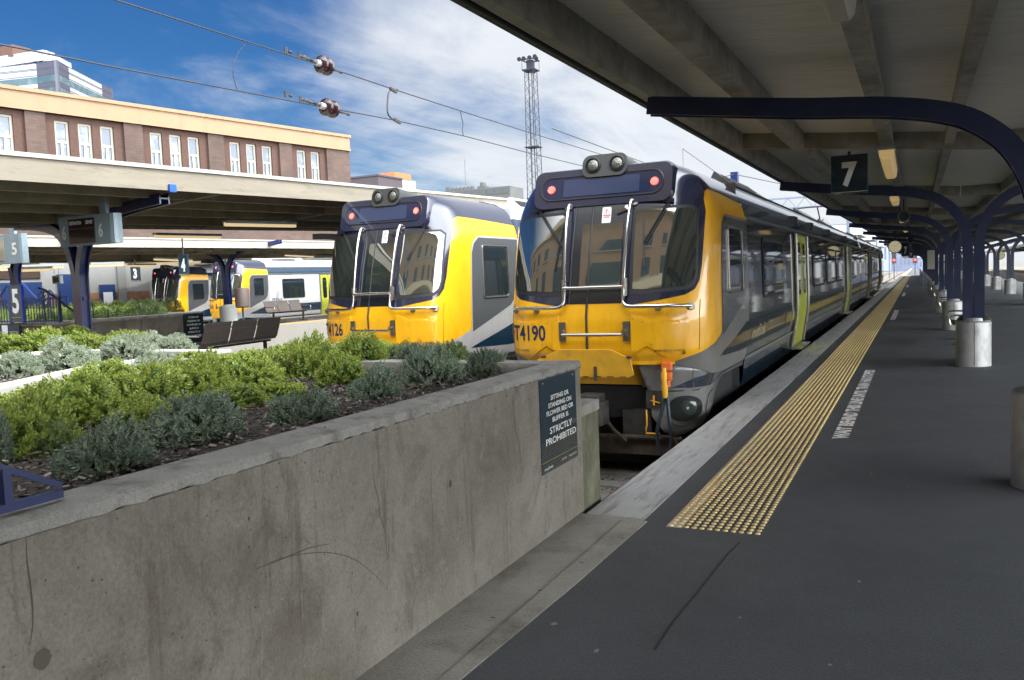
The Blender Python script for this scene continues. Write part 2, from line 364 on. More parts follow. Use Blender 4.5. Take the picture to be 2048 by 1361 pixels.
def build_train(cx,y0,number,label,liv,ncars=1,near=True,dz=0,jumper=True):
    side,roofm,lowm,bandm=liv
    T=thing('train',label,'train',(cx,y0,dz),0,'trains standing at the buffer ends')
    # ---- nose shell
    b=MB(); ts=[]; t=-3.97
    while t<3.98: ts.append(t); t+= .055 if abs(t)<2.45 else .11
    ts.append(3.97); zs=[.63,.70,.75,.8,.9,1.0,1.1,1.2,1.4,1.6,1.8,2.0,2.15,2.3,2.45,2.53,2.6,2.67,2.75,2.82,2.9,2.95,3.0,3.04,3.08,3.12,3.15,3.175,3.195]
    vs=[S(t,z) for z in zs for t in ts]; n=len(ts)
    b.add(vs,[(i*n+j,i*n+j+1,(i+1)*n+j+1,(i+1)*n+j) for i in range(len(zs)-1) for j in range(n-1)]); b.make('cab_shell',YEL,T,True,ang=50)
    # bottom lip of the shell (thickness) 
    lip=MB(); lip.sweep([S(t,.635)+Vector((0,.02,-.01)) for t in ts if abs(t)<.98],[(-.03,-.02),(.03,-.02),(.03,.02),(-.03,.02)]); lip.make('shell_edge',YEL,T)
    # ---- dark surround over windscreens and up over the roof
    half=[(0,1.36),(.38,1.36),(.42,1.33),(.70,1.37),(1.12,1.44),(1.24,1.50),(1.31,1.60),(1.35,1.8),(1.38,2.2),(1.42,2.60),(1.50,2.70),(1.66,2.745),(2.3,2.74),(3.0,2.72),(3.97,2.68),(3.97,3.19),(0,3.19)]
    patch(sym(half),.004).make('windscreen_surround',DARK if near else DARK,T,True,ang=60,fix=False)
    # hood above the windscreens with the destination panel
    fy=lambda z:.385+(z-2.6)*.27
    def ring(x0,x1,z0,z1,r,yf,n=6): return [(a,yf(z),z) for a,z in rrect(x0,x1,z0,z1,r,n)]
    hd=MB(); R0=ring(-.93,.91,2.60,3.085,.12,lambda z:fy(z)-.012); R1=ring(-.95,.93,2.59,3.10,.13,lambda z:fy(z)+.03); R2=ring(-.93,.91,2.60,3.09,.13,lambda z:1.0+(z-2.6)*.3); R3=ring(-.70,.70,2.62,3.06,.13,lambda z:1.9)
    k=len(R0); hd.add(R0+R1+R2+R3,[tuple(range(k))]+[(a*k+i,a*k+(i+1)%k,(a+1)*k+(i+1)%k,(a+1)*k+i) for a in range(3) for i in range(k)]); hd.make('hood',DARK,T,True,ang=45)
    P=ring(-.83,.80,2.70,2.995,.14,lambda z:fy(z)-.018,8); q=MB(); q.add(P,[tuple(range(len(P)))]); dp=q.make('destination_panel',mat('panel_glass',(.012,.02,.05),.08,coat=1.),T,fix=False)
    q=MB(); q.tube(P+[P[0],P[1]],.010,6); q.make('panel_rim',RUB,dp,True)
    P=ring(-.52,.50,2.735,2.955,.02,lambda z:fy(z)-.024,2); q=MB(); q.add(P,[tuple(range(len(P)))]); q.make('display',DISP,dp,fix=False)
    for s in (-.69,.69):
        q=MB(); q.lathe([(.056,0),(.052,.008),(0,.012)],(s,fy(2.845)-.02,2.845),(0,-1,.25),20); ml=q.make('marker_light',RED,dp,True)
        q=MB()
        for a in range(-3,4):
            for c in range(-3,4):
                if a*a+c*c<10: q.lathe([(.0045,0),(0,.003)],(s+a*.014,fy(2.845+c*.014)-.033,2.845+c*.014),(0,-1,0),5)
        q.make('lamp_dots',mat('lamp_dot',(1,.6,.5),.4,emit=(1,.35,.28),estr=.55),ml)
    # ---- headlamp housing on the roof
    hb=MB(); pts=rrect(-.265,.33,2.965,3.25,.10)
    bm=bmesh.new(); 
    v1=[bm.verts.new((a,.44+(z-2.98)*.25,z)) for a,z in pts]; v2=[bm.verts.new((a*1.02,1.15,2.98+(z-2.98)*.75)) for a,z in pts]; v3=[bm.verts.new((a*.9,1.9,2.98+(z-2.98)*.5)) for a,z in pts]
    k=len(pts); bm.faces.new(v1)
    for A,B in ((v1,v2),(v2,v3)):
        for i in range(k): bm.faces.new((A[i],A[(i+1)%k],B[(i+1)%k],B[i]))
    hh=hb.bm(bm).make('headlamp_housing',mat('housing_grey',(.035,.038,.035),.45,coat=.3),T,True,ang=30)
    for s in (-.115,.205):
        q=MB(); q.lathe([(.10,0),(.10,.03),(.085,.035),(.082,.0)],(s,.475,3.115),(0,-1,.12),24); q.make('bezel',RUB,hh,True)
        q=MB(); q.lathe([(.076,0),(.068,.018),(.04,.028),(0,.032)],(s,.47,3.115),(0,-1,.12),24); q.make('headlight',LAMPG,hh,True)
    # ---- windscreens
    for s in (1,-1):
        f=(lambda P: P) if s>0 else mir
        rb=patch(f([(.44,1.47),(.44,2.50),(.50,2.54),(1.20,2.53),(1.29,2.47),(1.285,1.70),(1.25,1.57),(1.15,1.50),(.60,1.46)]),.007).make('windscreen_seal',RUB,T,True,fix=False)
        patch(f([(.48,1.53),(.48,2.47),(.53,2.50),(1.18,2.49),(1.25,2.44),(1.245,1.71),(1.22,1.62),(1.14,1.55),(.60,1.52)]),.011).make('windscreen',GLASS,rb,True,fix=False)
    # ---- end door
    dr=patch([(-.36,1.37),(-.36,2.58),(.36,2.60),(.36,1.37)],.009).make('end_door',mat('door_black',(.012,.015,.02),.2,coat=.5),T,True,fix=False)
    patch(rp(-.22,.32,1.55,2.36,.03),.014).make('door_window',GLASS,dr,True,fix=False)
    fr=MB()
    for t_ in (-.34,-.10,.37): fr.tube([O(t_,z,.012) for z in (1.37,1.6,1.8,2.0,2.2,2.4,2.58)],.012,5)
    fr.tube([O(t,2.6,.012) for t in (-.34,-.1,.1,.37)],.012,5); fr.make('door_frame',RUB,dr)
    sm=MB(); sm.tube([O(-.10,z,.008) for z in (.68,.8,1.0,1.2,1.36)],.016,5); sm.make('door_seam',RUB,dr)
    # recessed yellow centre panel under the door, and the raised cheeks either side
    for s in (1,-1):
        f=(lambda P: P) if s>0 else mir
        ck=[(.42,.80),(.44,1.20),(.70,1.14),(1.12,1.14),(1.32,1.22),(1.5,1.2),(1.7,1.0),(1.4,.80),(1.2,.70),(.75,.84),(.58,.74)]
        o=patch(f([(.47,.74),(.47,1.22),(.60,1.19),(.72,1.145),(1.05,1.145),(1.16,1.17),(1.17,1.05),(1.12,.74),(.9,.70),(.66,.84)]),.022)
        ob=o.make('cheek_panel',YEL,T,True,fix=False)
        sm_=ob.modifiers.new('s','SOLIDIFY'); sm_.thickness=.03; sm_.offset=-1; bv=ob.modifiers.new('b','BEVEL'); bv.width=.014; bv.segments=2; bv.limit_method='ANGLE'; bv.angle_limit=R_(50)
    dt=MB()
    for s in (1,-1):
        for t_,z_ in ((.50,1.17),(.62,1.13),(.85,1.12),(1.05,1.12),(.72,.86),(.95,.76),(.50,.78)): disc(dt,s*t_,z_,.007,.004,.022)
    dt.make('fixing_screws',CHRD,T)
    for s in (1,-1):
        gp=MB(); gp.tube([O(s*t_,z_,.003) for t_,z_ in ((1.30,.66),(1.31,.8),(1.32,1.0),(1.32,1.2),(1.33,1.38))],.0035,4); gp.make('panel_seam',mat('seam_brown',(.16,.09,.02),.8),T)
    # ---- side of the cab
    for s in (1,-1):
        f=(lambda P: P) if s>0 else mir
        patch(f([(.98,.64),(1.18,.70),(1.96,.90),(2.07,.935),(2.07,2.18),(2.12,2.32),(2.3,2.43),(2.5,2.45),(3.97,2.45),(3.97,.40),(2.4,.40),(1.6,.45),(1.0,.60)]),.0045).make('side_panel',lowm,T,True,fix=False)
        wr=patch(f([(2.10,.88),(2.10,2.17),(2.18,2.32),(2.38,2.42),(3.93,2.42),(3.88,1.75),(3.78,1.42),(3.55,1.26)]),.008).make('window_surround',mat('cab_side_grey',(.07,.075,.08),.25,coat=.5) ,T,True,fix=False)
        patch(f(rp(2.55,3.45,1.45,2.26,.05)),.013).make('cab_side_window',GLASS2,wr,True,fix=False)
        fm=MB(); fm.tube([O(s*t,z,.016) for t,z in rp(2.52,3.48,1.42,2.29,.05)]+[O(s*3.48,2.24,.016)],.014,5); fm.make('window_frame',CHRD,wr)
        patch(f([(2.02,.62),(3.78,.96),(3.97,.96),(3.97,.56),(3.54,.56)]),.009).make('navy_wedge',bandm,T,True,fix=False)
        # skirt with lower headlamp pod
        sk=patch(f([(.52,.60),(.62,.34),(.66,.26),(.70,-.05),(.86,-.24),(1.0,-.30),(1.25,-.22),(1.7,-.10),(2.0,.02),(2.25,.25),(2.5,.33),(3.97,.30),(3.97,.42),(2.4,.42),(1.6,.46),(1.0,.62)]),-.012).make('skirt',lowm,T,True,fix=False)
        m_=sk.modifiers.new('s','SOLIDIFY'); m_.thickness=.04; m_.offset=-1
        patch(f([(.94,.31),(1.25,.42),(1.62,.47),(2.1,.44),(3.97,.48),(3.97,.42),(2.4,.36),(1.62,.30)]),.0).make('navy_fin',bandm,sk,True,fix=False)
        ln=MB(); ln.tube([O(s*t,z,.0) for t,z in ((.66,.27),(1.0,.27),(1.3,.27),(1.7,.33),(2.3,.37),(3.9,.37))],.007,5); ln.tube([O(s*t,z,.0) for t,z in ((1.52,-.1),(1.50,.0),(1.56,.18),(1.75,.24))],.005,5); ln.make('panel_gap',RUB,sk)
        pd=patch(f([(1.12+.25*math.cos(a)*(1+.12*math.cos(a)),.05+.16*math.sin(a)) for a in [2*math.pi*i/22 for i in range(22)]]),.004).make('lamp_recess',mat('recess_black',(.01,.014,.013),.2,coat=.3),sk,True,fix=False)
        q=MB(); q.lathe([(.10,0),(.10,.02),(.06,.03),(0,.02)],O(s*1.17,.07,.006),Vector((s*.35,-1,.05)).normalized(),20); q.make('lower_headlight',mat('lens_dark',(.03,.04,.035),.12,coat=.4),pd,True)
        vv=MB(); vv.tube([O(s*t,z,-.004) for t,z in ((.86,-.02),(.95,-.12),(1.08,-.16),(1.3,-.12),(1.42,0.0))],.008,5); vv.make('lamp_rim',lowm,pd,True)
    # ---- recess above the skirt with the connector box
    rc=MB(); 
    for s in (1,-1): rc.box(min(s*.5,s*1.15),max(s*.5,s*1.15),.30,.42,.30,.66)
    rc.make('recess_panel',mat('recess_grey',(.14,.14,.13),.5,var=.2),T)
    cb=MB(); cb.box(-.8,.55,.34,.4,.32,.70); cb.make('centre_backing',FLAPY,T)
    # coupler cover plate
    fl=MB(); fl.prism([(-.72,.68),(-.42,.81),(.26,.81),(.50,.70),(.53,.50),(.46,.46),(-.72,.46)],lambda a,z:(a,-.17+(.8-z)*.12,z),(0,.03,0)); 
    fo=fl.make('coupler_cover',FLAPY,T); bv=fo.modifiers.new('b','BEVEL'); bv.width=.006; bv.segments=2
    fb=MB(); fb.bar((.05,-.15,.60),(.05,-.16,.42),.035,.02); 
    for i in range(7): fb.bar((-.6+i*.16,-.145,.475),(-.52+i*.16,-.145,.475),.012,.01)
    fb.tube([(.52,-.165,.715),(.46,-.175,.725)],.016,8); fb.tube([(-.66,-.15,.715),(-.60,-.16,.725)],.016,8); fb.make('latch',STEELD,fo)
    un=MB(); un.box(-1.1,1.1,.62,3.9,-.75,.60); un.box(-1.0,1.0,.35,.62,-.1,.30); un.make('underframe',BLK,T)
    if near:
        # automatic coupler and air hoses in the dark opening
        c=MB(); c.tube([(-.02,.6,.0),(-.02,.0,.02)],.07,10); c.box(-.20,.16,-.30,.02,-.12,.17,.03); c.box(-.14,-.02,-.42,-.28,-.08,.12,.02); c.box(-.16,.12,-.26,0,.17,.26,.02)
        c.make('coupler',STEELD,T)
        c=MB(); c.tube([(-1.0,.25,-.33),(1.0,.25,-.33)],.03,8); c.box(-1.05,1.05,.30,.40,-.56,-.36); c.tube([(.0,.1,.0),(.15,.2,-.25),(.3,.22,-.38)],.022,6); c.tube(bez([(.75,.2,-.30),(.92,.15,-.30),(.98,.12,-.42),(.95,.12,-.6)],4),.02,6)
        c.make('obstacle_bar',mat('rusty_brown_steel',(.07,.05,.035),.8,var=.4,vscale=10),T)
        c=MB(); c.box(.25,.62,.25,.5,-.32,.02); c.box(.60,.80,.12,.3,.06,.28); c.make('equipment_box',STEELD,T)
        c=MB(); c.tube([(.62,.06,.05),(.62,.06,-.14),(.61,.06,-.17),(.61,.06,-.24),(.78,.06,-.24)],.011,6); c.bar((.70,.11,.22),(.70,.11,.10),.02,.006); c.bar((.66,.11,.16),(.78,.11,.13),.02,.006); c.make('yellow_lever',YPL,T)
    if jumper:
        t_=.88; p=Vector((t_,.0,.0)); g=MB(); g.box(.825,.945,.02,.12,.54,.64,.012); g.box(.82,.95,.0,.10,.42,.52,.02); g.box(.845,.925,-.02,.08,.34,.42,.012); co=g.make('jumper_connector',ORNG,T)
        g=MB(); g.tube([(.88,-.03,.58),(.88,-.04,.50),(.88,-.04,.42),(.88,-.03,.32),(.88,-.02,.22)],[.02,.034,.030,.038,.028],12); g.make('plug',YPL,co,True)
        g=MB(); g.tube(bez([(.90,-.01,.24),(.92,-.02,.0),(.94,-.02,-.30),(.88,-.03,-.50),(.80,-.03,-.42),(.77,-.02,-.2),(.83,0,.06),(.87,.02,.2)],8),.022,10); g.make('jumper_cable',mat('cable_blue_black',(.02,.03,.045),.45),T,True)
    # ---- handrails, grab bars
    for s in (1,-1):
        h=MB(); top=[(.44,2.62,.02),(.43,2.60,.07),(.42,2.5,.10),(.405,2.2,.115),(.39,1.8,.10),(.385,1.6,.09),(.385,1.42,.08),(.40,1.34,.085),(.46,1.305,.09),(.60,1.30,.09),(.9,1.30,.09),(1.08,1.30,.075),(1.18,1.305,.03)]
        h.tube(bez([O(s*a,z,o) for a,z,o in top],5),.023,10); ho=h.make('handrail',CHR,T,True)
        k=MB(); disc(k,s*.46,2.60,.05,.02,.008); disc(k,s*1.19,1.30,.05,.03,.0); disc(k,s*.80,1.30,.045,.03,.0); 
        n=Nrm(s*.39,1.55); p=O(s*.40,1.55,.05); k.obox(p,(.06,.05,.20),Matrix.Identity(3)); p=O(s*.40,1.55,.08); k.tube([p+Vector((0,0,.10)),p+Vector((0,0,-.12))],.027,8)
        k.tube([O(s*.40,1.02,.02),O(s*.40,1.02,.10)],.025,8); k.obox(O(s*.42,1.02,.02),(.085,.03,.24),Matrix.Identity(3)); k.make('mounting_bracket',CHRD,ho)
    for z in (1.54,.985):
        h=MB(); q0=O(-.40,z,.10); q1=O(.38,z,.10); h.tube([q0,q1],.021,10); h.tube([q0.lerp(q1,.36),q0.lerp(q1,.68)],.023,10); h.make('grab_bar',CHR,T,True)
    # ---- wipers
    for s in (1,-1):
        k=MB(); a=O(s*.90 if s>0 else -.92,2.585,.04); e=O(.60 if s>0 else -.50,2.08,.035)
        k.bar(a,e,.012,.012); k.bar(a+Vector((.03,0,0)),e+Vector((.03,0,0)),.010,.01); k.obox(a,(.14,.03,.035),Matrix.Identity(3)); 
        f0=O(.57 if s>0 else -.47,2.40,.025); f1=O(.62 if s>0 else -.56,1.78,.025)
        k.bar(f0,f1,.022,.012); k.make('wiper',RUB,T)
    st=patch(rp(.03,.15,2.36,2.56,.012),.016).make('warning_sticker',WHT,T,True,fix=False)
    k=MB(); tri=[O(.04+.01,2.455,.02),O(.14,2.455,.02),O(.09,2.545,.02)]; k.tube(tri+[tri[0]],.004,4); k.bar(O(.09,2.525,.02),O(.085,2.49,.02),.006,.003); k.bar(O(.085,2.49,.02),O(.092,2.465,.02),.006,.003)
    k.make('warning_triangle',LRED,st); stext('warning_word','DANGER',LRED,st,.05,2.42,.08,.02,.02)
    for i in range(2): 
        stext('small_print','LIVE WIRES ABOVE' if i==0 else 'KEEP CLEAR',mat('grey_print',(.3,.3,.3),.6),st,.055,2.40-.018*i,.07,.009,.02,0)
    lv=MB(); lv.bar(O(.22,2.47,.04),O(.36,2.52,.05),.022,.015); disc(lv,.37,2.53,.035,.03,.02); lv.make('door_lever',CHR,T)
    stext('fleet_number',number,INK,T,-1.29,.90,.63,.205,.026,.02)
    if near:
        stext('jumper_caption','CONTROL JUMPER',RUB,T,-1.22,.76,.30,.032,.026,0); stext('jumper_caption','EMERGENCY JUMPER',RUB,T,.76,.76,.34,.032,.026,0)
    # ---- carriages
    for c in range(ncars):
        a0=3.97 if c==0 else 3.97+CARL*c+.35; a1=3.97+CARL*(c+1)
        car=MB(); zs=[-.02,.0,.25,.5,.8,1.1,1.6,2.2,2.47]
        for s in (1,-1):
            tt=[a0+(a1-a0)*i/8 for i in range(9)]; vs=[S(s*t,z) for z in zs for t in tt]
            car.add(vs,[(i*9+j,i*9+j+1,(i+1)*9+j+1,(i+1)*9+j) for i in range(len(zs)-1) for j in range(8)])
        y1=_D+a1-LC; y0_=_D+a0-LC
        for yy in (y0_+.01,y1-.01): car.box(-1.2,1.2,yy-.005,yy+.005,-.02,3.0)
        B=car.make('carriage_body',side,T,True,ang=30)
        ro=MB(); zr=[2.47,2.53,2.6,2.67,2.75,2.82,2.9,2.95,3.0,3.04,3.08,3.12,3.15,3.175,3.195]; 
        for s in (1,-1):
            tt=[a0+(a1-a0)*i/8 for i in range(9)]; vs=[S(s*t,z)+Vector((0,0,.012)) for z in zr for t in tt]
            ro.add(vs,[(i*9+j,i*9+j+1,(i+1)*9+j+1,(i+1)*9+j) for i in range(len(zr)-1) for j in range(8)])
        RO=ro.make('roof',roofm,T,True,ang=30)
        for s in (1,-1):
            f=(lambda P: P) if s>0 else mir
            gt=MB(); gt.sweep([S(s*a0,2.47)+Vector((s*.02,0,0)),S(s*a1,2.47)+Vector((s*.02,0,0))],[(-.025,-.02),(.025,-.02),(.025,.02),(-.025,.02)]); gt.make('eave_gutter',mat('gutter_grey',(.16,.18,.2),.3,.5),RO)
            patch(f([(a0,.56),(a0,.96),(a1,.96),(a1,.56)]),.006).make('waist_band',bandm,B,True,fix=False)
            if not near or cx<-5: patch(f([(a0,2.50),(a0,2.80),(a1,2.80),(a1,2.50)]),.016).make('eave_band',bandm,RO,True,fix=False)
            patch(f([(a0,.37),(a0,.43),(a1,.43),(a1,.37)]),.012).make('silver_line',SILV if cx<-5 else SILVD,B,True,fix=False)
            patch(f([(a0,-.02),(a0,.36),(a1,.36),(a1,-.02)]),.004).make('sill',bandm,B,True,fix=False)
            # doors and windows (mirrored in the second car)
            L_=a1-a0; doors=[5.4,19.0]; wins=[(1.3,3.6),(8.5,11.4),(11.7,14.6),(14.9,17.4),(21.6,24.0)]
            if c%2==1: doors=[L_-d-1.7 for d in doors]; wins=[(L_-q,L_-p) for p,q in wins]
            for (p,q) in wins:
                g=patch(f(rp(a0+p,a0+q,1.24,2.22,.12)),.010).make('window_seal',RUB,B,True,fix=False)
                patch(f(rp(a0+p+.06,a0+q-.06,1.30,2.16,.10)),.014).make('side_window',GLASS2,g,True,fix=False)
            for d in doors:
                jb=patch(f([(a0+d-.14,.06),(a0+d-.14,2.44),(a0+d+1.84,2.44),(a0+d+1.84,.06)]),.012).make('door_surround',mat('door_reveal',(.10,.11,.11),.3,coat=.4),B,True,fix=False)
                for e in (0,.86):
                    D=patch(f([(a0+d+e,.10),(a0+d+e,2.38),(a0+d+e+.82,2.38),(a0+d+e+.82,.10)]),.022).make('sliding_door',LIME,B,True,fix=False)
                    patch(f(rp(a0+d+e+.18,a0+d+e+.64,1.15,2.24,.16)),.028).make('door_glass',GLASS2,D,True,fix=False)
                for e in (-.16,1.72):
                    j=MB(); j.tube([O(s*(a0+d+e+.07),z,.035) for z in (.10,.4,.8,1.1,1.6,2.0,2.40)],.035,6); j.make('door_post',mat('door_post_grey',(.22,.21,.17),.3,.3),jb,True)
                sp=MB(); y_=_D+a0+d-LC; xx=1.24; sp.box(min(s*xx,s*(xx+.20)),max(s*xx,s*(xx+.20)),y_,y_+1.7,.03,.055); sp.make('door_step',SILVD,B)
        # underfloor
        u_=MB(); u_.box(-1.05,1.05,y0_+.1,y1-.1,-.22,.0); u_.box(-1.0,1.0,y0_+6.4,y1-9.5,-.60,-.2); 
        for i in range(6): u_.box(.8,1.08,y0_+6.8+i*1.9,y0_+8.2+i*1.9,-.58,-.15)
        u_.make('underfloor_gear',BLK,B)
        bg_=MB()
        for yb in (y0_+(1.2 if c==0 else 3.2),y1-4.0):
            for yy in (yb,yb+2.3):
                for s in (1,-1): bg_.lathe([(.0,0),(.34,0),(.38,.02),(.38,.11)],(s*.58-.05,yy,-.33),(1,0,0),20)
            for s in (1,-1): bg_.box(s*.72-.06,s*.72+.06,yb-.5,yb+2.8,-.42,-.22); bg_.tube([(s*.74,yb+.9,-.2),(s*.74,yb+.9,.02)],.12,10); bg_.tube([(s*.74,yb+1.4,-.2),(s*.74,yb+1.4,.02)],.12,10)
        bg_.make('bogie',STEELD,B)
        # roof gear: louvred fairings, cable conduits, air-conditioning pods
        for (p,q) in ((.9,4.2),(10.5,13.5),(16.5,19.0)):
            for s in (1,-1):
                rg=MB(); y_a=_D+a0+p-LC; y_b=_D+a0+q-LC
                rg.add([(s*1.02,y_a,3.03),(s*.70,y_a,3.30),(s*.70,y_b,3.28),(s*1.02,y_b,3.04),(s*.62,y_a,3.15),(s*.62,y_b,3.15)],[(0,1,2,3),(1,4,5,2),(0,4,1),(3,2,5)])
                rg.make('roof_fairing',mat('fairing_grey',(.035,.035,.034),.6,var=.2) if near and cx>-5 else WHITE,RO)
        lv_=MB()
        for s in (1,-1):
            for i in range(22): 
                y_a=_D+a0+1.0-LC+i*.11; lv_.obox((s*.87,y_a,3.175),(.20,.05,.012),Matrix.Rotation(s*R_(40),3,'Y'))
        lv_.make('vent_louvres',RUB,RO)
        if cx>-5:
            cd=MB()
            for xx in (1.10,1.06): 
                zz=2.96 if xx>1.08 else 3.0
                cd.tube([(xx,_D+a0+.3-LC,zz+.02),(xx,y1-.4,zz+.02)],.012,5)
            cd.make('roof_conduit',RUB,RO)
            for d in (5.6,8.6,13.0,19.4):
                w_=MB(); ya_=_D+a0+d-LC; w_.add([(1.30,ya_,2.60),(1.30,ya_+.5,2.60),(1.33,ya_+.5,2.78),(1.33,ya_,2.78),(1.18,ya_,2.80),(1.18,ya_+.5,2.80)],[(0,1,2,3),(3,2,5,4),(0,3,4),(1,5,2)]); w_.make('roof_scoop',RUB,RO)
    # livery writing on the platform side
    if near and cx>-5:
        yl=MB(); stext('livery_word','metlink',mat('livery_gold',(.30,.26,.16),.4),T,4.25,.66,1.25,.20,.016,.02)
        stext('livery_line','Wellington Regional Railway',MATS['livery_gold'],T,5.75,.80,2.1,.06,.016,0); stext('livery_line','greater regional transport',MATS['livery_gold'],T,5.75,.68,2.1,.06,.016,0)
        patch([(7.9,.66),(7.9,.86),(3.97+CARL,.86),(3.97+CARL,.66)],.011).make('painted_reflection',mat('painted_reflection_yellow',(.30,.24,.06),.25,coat=.8),T,True,fix=False)  # yellowish reflections on the navy band, painted as a strip
    if number=='FT4368':
        stext('fleet_number','FT4368',INK,T,4.2,1.02,.95,.26,.018,.0)
    return T
# ================================================================ ground and platforms
ASPH=mat('asphalt',(.074,.079,.085),.74,var=.16,vscale=1.1,bump=.6,bscale=170,dirt=(.125,.127,.128),dscale=5,dth=(.60,.85),rvar=.12,grain=.34,gscale=95)
CONC=mat('concrete',(.17,.158,.138),.85,var=.2,vscale=2.5,bump=.35,bscale=60,dirt=(.075,.067,.054),dscale=3,dth=(.48,.7),grain=.25,gscale=110)
def wallmat():
    m=mat('stained_concrete',(.25,.225,.19),.85,bump=.3,bscale=45); t=m.node_tree; n=t.nodes; l=t.links; b=n['Principled BSDF']; tc_=n.new('ShaderNodeTexCoord')
    def nz(sc,st,det=8,ro=.62,dist=0.):
        mp=n.new('ShaderNodeMapping'); mp.inputs['Scale'].default_value=st; l.new(tc_.outputs['Object'],mp.inputs[0]); q=n.new('ShaderNodeTexNoise'); q.inputs['Scale'].default_value=sc; q.inputs['Detail'].default_value=det; q.inputs['Roughness'].default_value=ro; q.inputs['Distortion'].default_value=dist; l.new(mp.outputs[0],q.inputs['Vector']); return q.outputs[0]
    def ramp(x,a,b_): 
        r=n.new('ShaderNodeMapRange'); r.inputs['From Min'].default_value=a; r.inputs['From Max'].default_value=b_; l.new(x,r.inputs[0]); return r.outputs[0]
    def mx(f,a,c):
        q=n.new('ShaderNodeMix'); q.data_type='RGBA'; l.new(f,q.inputs[0]); 
        if isinstance(a,tuple): q.inputs[6].default_value=(*a,1)
        else: l.new(a,q.inputs[6])
        q.inputs[7].default_value=(*c,1); return q.outputs[2]
    c=mx(ramp(nz(1.1,(1,1,1),6,.65),.36,.66),(.185,.168,.138),(.112,.098,.076))
    c=mx(ramp(nz(2.6,(1,1,.8),10,.76,.6),.51,.66),c,(.088,.076,.057))
    c=mx(ramp(nz(2.0,(3,3,.35),9,.7,.5),.57,.70),c,(.066,.053,.036))
    c=mx(ramp(nz(4.0,(2,2,.5),9,.72,.5),.61,.72),c,(.18,.165,.135))
    c=mx(ramp(nz(6.5,(1.6,1.6,.6),10,.75,.4),.61,.69),c,(.046,.039,.029))
    c=mx(ramp(nz(5.1,(1,1,1.2),10,.78,.6),.61,.66),c,(.185,.172,.148))
    vo=n.new('ShaderNodeTexVoronoi'); vo.inputs['Scale'].default_value=34; l.new(tc_.outputs['Object'],vo.inputs[0]); vr=n.new('ShaderNodeMapRange'); vr.inputs['From Min'].default_value=.16; vr.inputs['From Max'].default_value=.10; l.new(vo.outputs[0],vr.inputs[0])
    pm=n.new('ShaderNodeMath'); pm.operation='MULTIPLY'; l.new(vr.outputs[0],pm.inputs[0]); l.new(ramp(nz(7,(1,1,1),3),.52,.6),pm.inputs[1])
    c=mx(pm.outputs[0],c,(.03,.026,.02))
    gr=n.new('ShaderNodeMapRange'); gr.inputs['From Min'].default_value=.3; gr.inputs['From Max'].default_value=.7; gr.inputs['To Min'].default_value=.74; gr.inputs['To Max'].default_value=1.26; l.new(nz(95,(1,1,.8),4,.75),gr.inputs[0])
    sv=n.new('ShaderNodeVectorMath'); sv.operation='SCALE'; l.new(c,sv.inputs[0]); l.new(gr.outputs[0],sv.inputs['Scale']); c=sv.outputs[0]
    l.new(c,b.inputs['Base Color']); return m
WALL=wallmat()
COPE=mat('coping_concrete',(.23,.22,.195),.85,var=.18,vscale=5,bump=.5,bscale=35,dirt=(.10,.09,.072),dscale=7,dth=(.5,.68),grain=.22,gscale=120)
EDGEW=mat('worn_white_paint',(.50,.50,.49),.7,var=.08,vscale=5,bump=.15,bscale=90,dirt=(.17,.165,.155),dscale=4.2,dth=(.50,.72),dstretch=(3,.3,1),grain=.14,gscale=120)
BALL=mat('ballast',(.15,.14,.12),.95,var=.55,vscale=45,bump=1.,bscale=50)
RUST=mat('rusty_rail',(.11,.055,.035),.7,var=.3,vscale=20); RTOP=mat('rail_head',(.30,.29,.28),.35,.9)
def struct(o): o['kind']='structure'; return o
b=MB(); b.box(-900,900,-200,1500,-1.9,-1.2); struct(b.make('ground',mat('far_ground',(.12,.115,.10),.9,var=.3,vscale=.2)))
b=MB(); b.box(-40,60,2,340,-1.2,-.86); struct(b.make('track_bed',BALL))
PE=-2.155
b=MB(); b.box(PE+.44,7.15,5.3,330,-1.1,0); b.box(PE+.36,7.15,-22,5.3,-1.1,.0025); struct(b.make('platform',ASPH))
b=MB(); b.box(-60,PE+.43,-22,1.0,-1.1,-.004); b.box(-9,PE+.02,1.0,5.1,-1.1,-.006); b.box(-15.4,-9,1.0,5.3,-1.1,-.006); struct(b.make('concourse',ASPH))
b=MB(); y=5.56
while y<330: 
    y2=y+ (3.6 if y<60 else 30); b.box(PE,PE+.437,y+.004,y2-.004,-1.0,.003,0); y=y2
struct(b.make('platform_edge',EDGEW))
b=MB(); b.box(PE-.25,PE+.437,-3,5.555,-1.05,.001); b.add([(x,y,z) for z in (-.01,.0045) for x,y in ((PE+.30,-3),(PE+.37,-3),(PE+.37,2.6),(PE+.44,4.2),(PE+.47,5.50),(PE+.30,5.50))],[(0,1,2,3,4,5),(6,7,8,9,10,11),(0,1,7,6),(1,2,8,7),(2,3,9,8),(3,4,10,9),(4,5,11,10)]); struct(b.make('concrete_strip',mat('strip_concrete',(.33,.315,.275),.85,var=.15,vscale=2,bump=.35,bscale=60,dirt=(.17,.155,.12),dscale=2.4,dth=(.48,.72),grain=.22,gscale=110)))
b=MB(); b.box(PE+.10,PE+.2,5.56,330,-1.1,-.3); struct(b.make('platform_face',CONC))
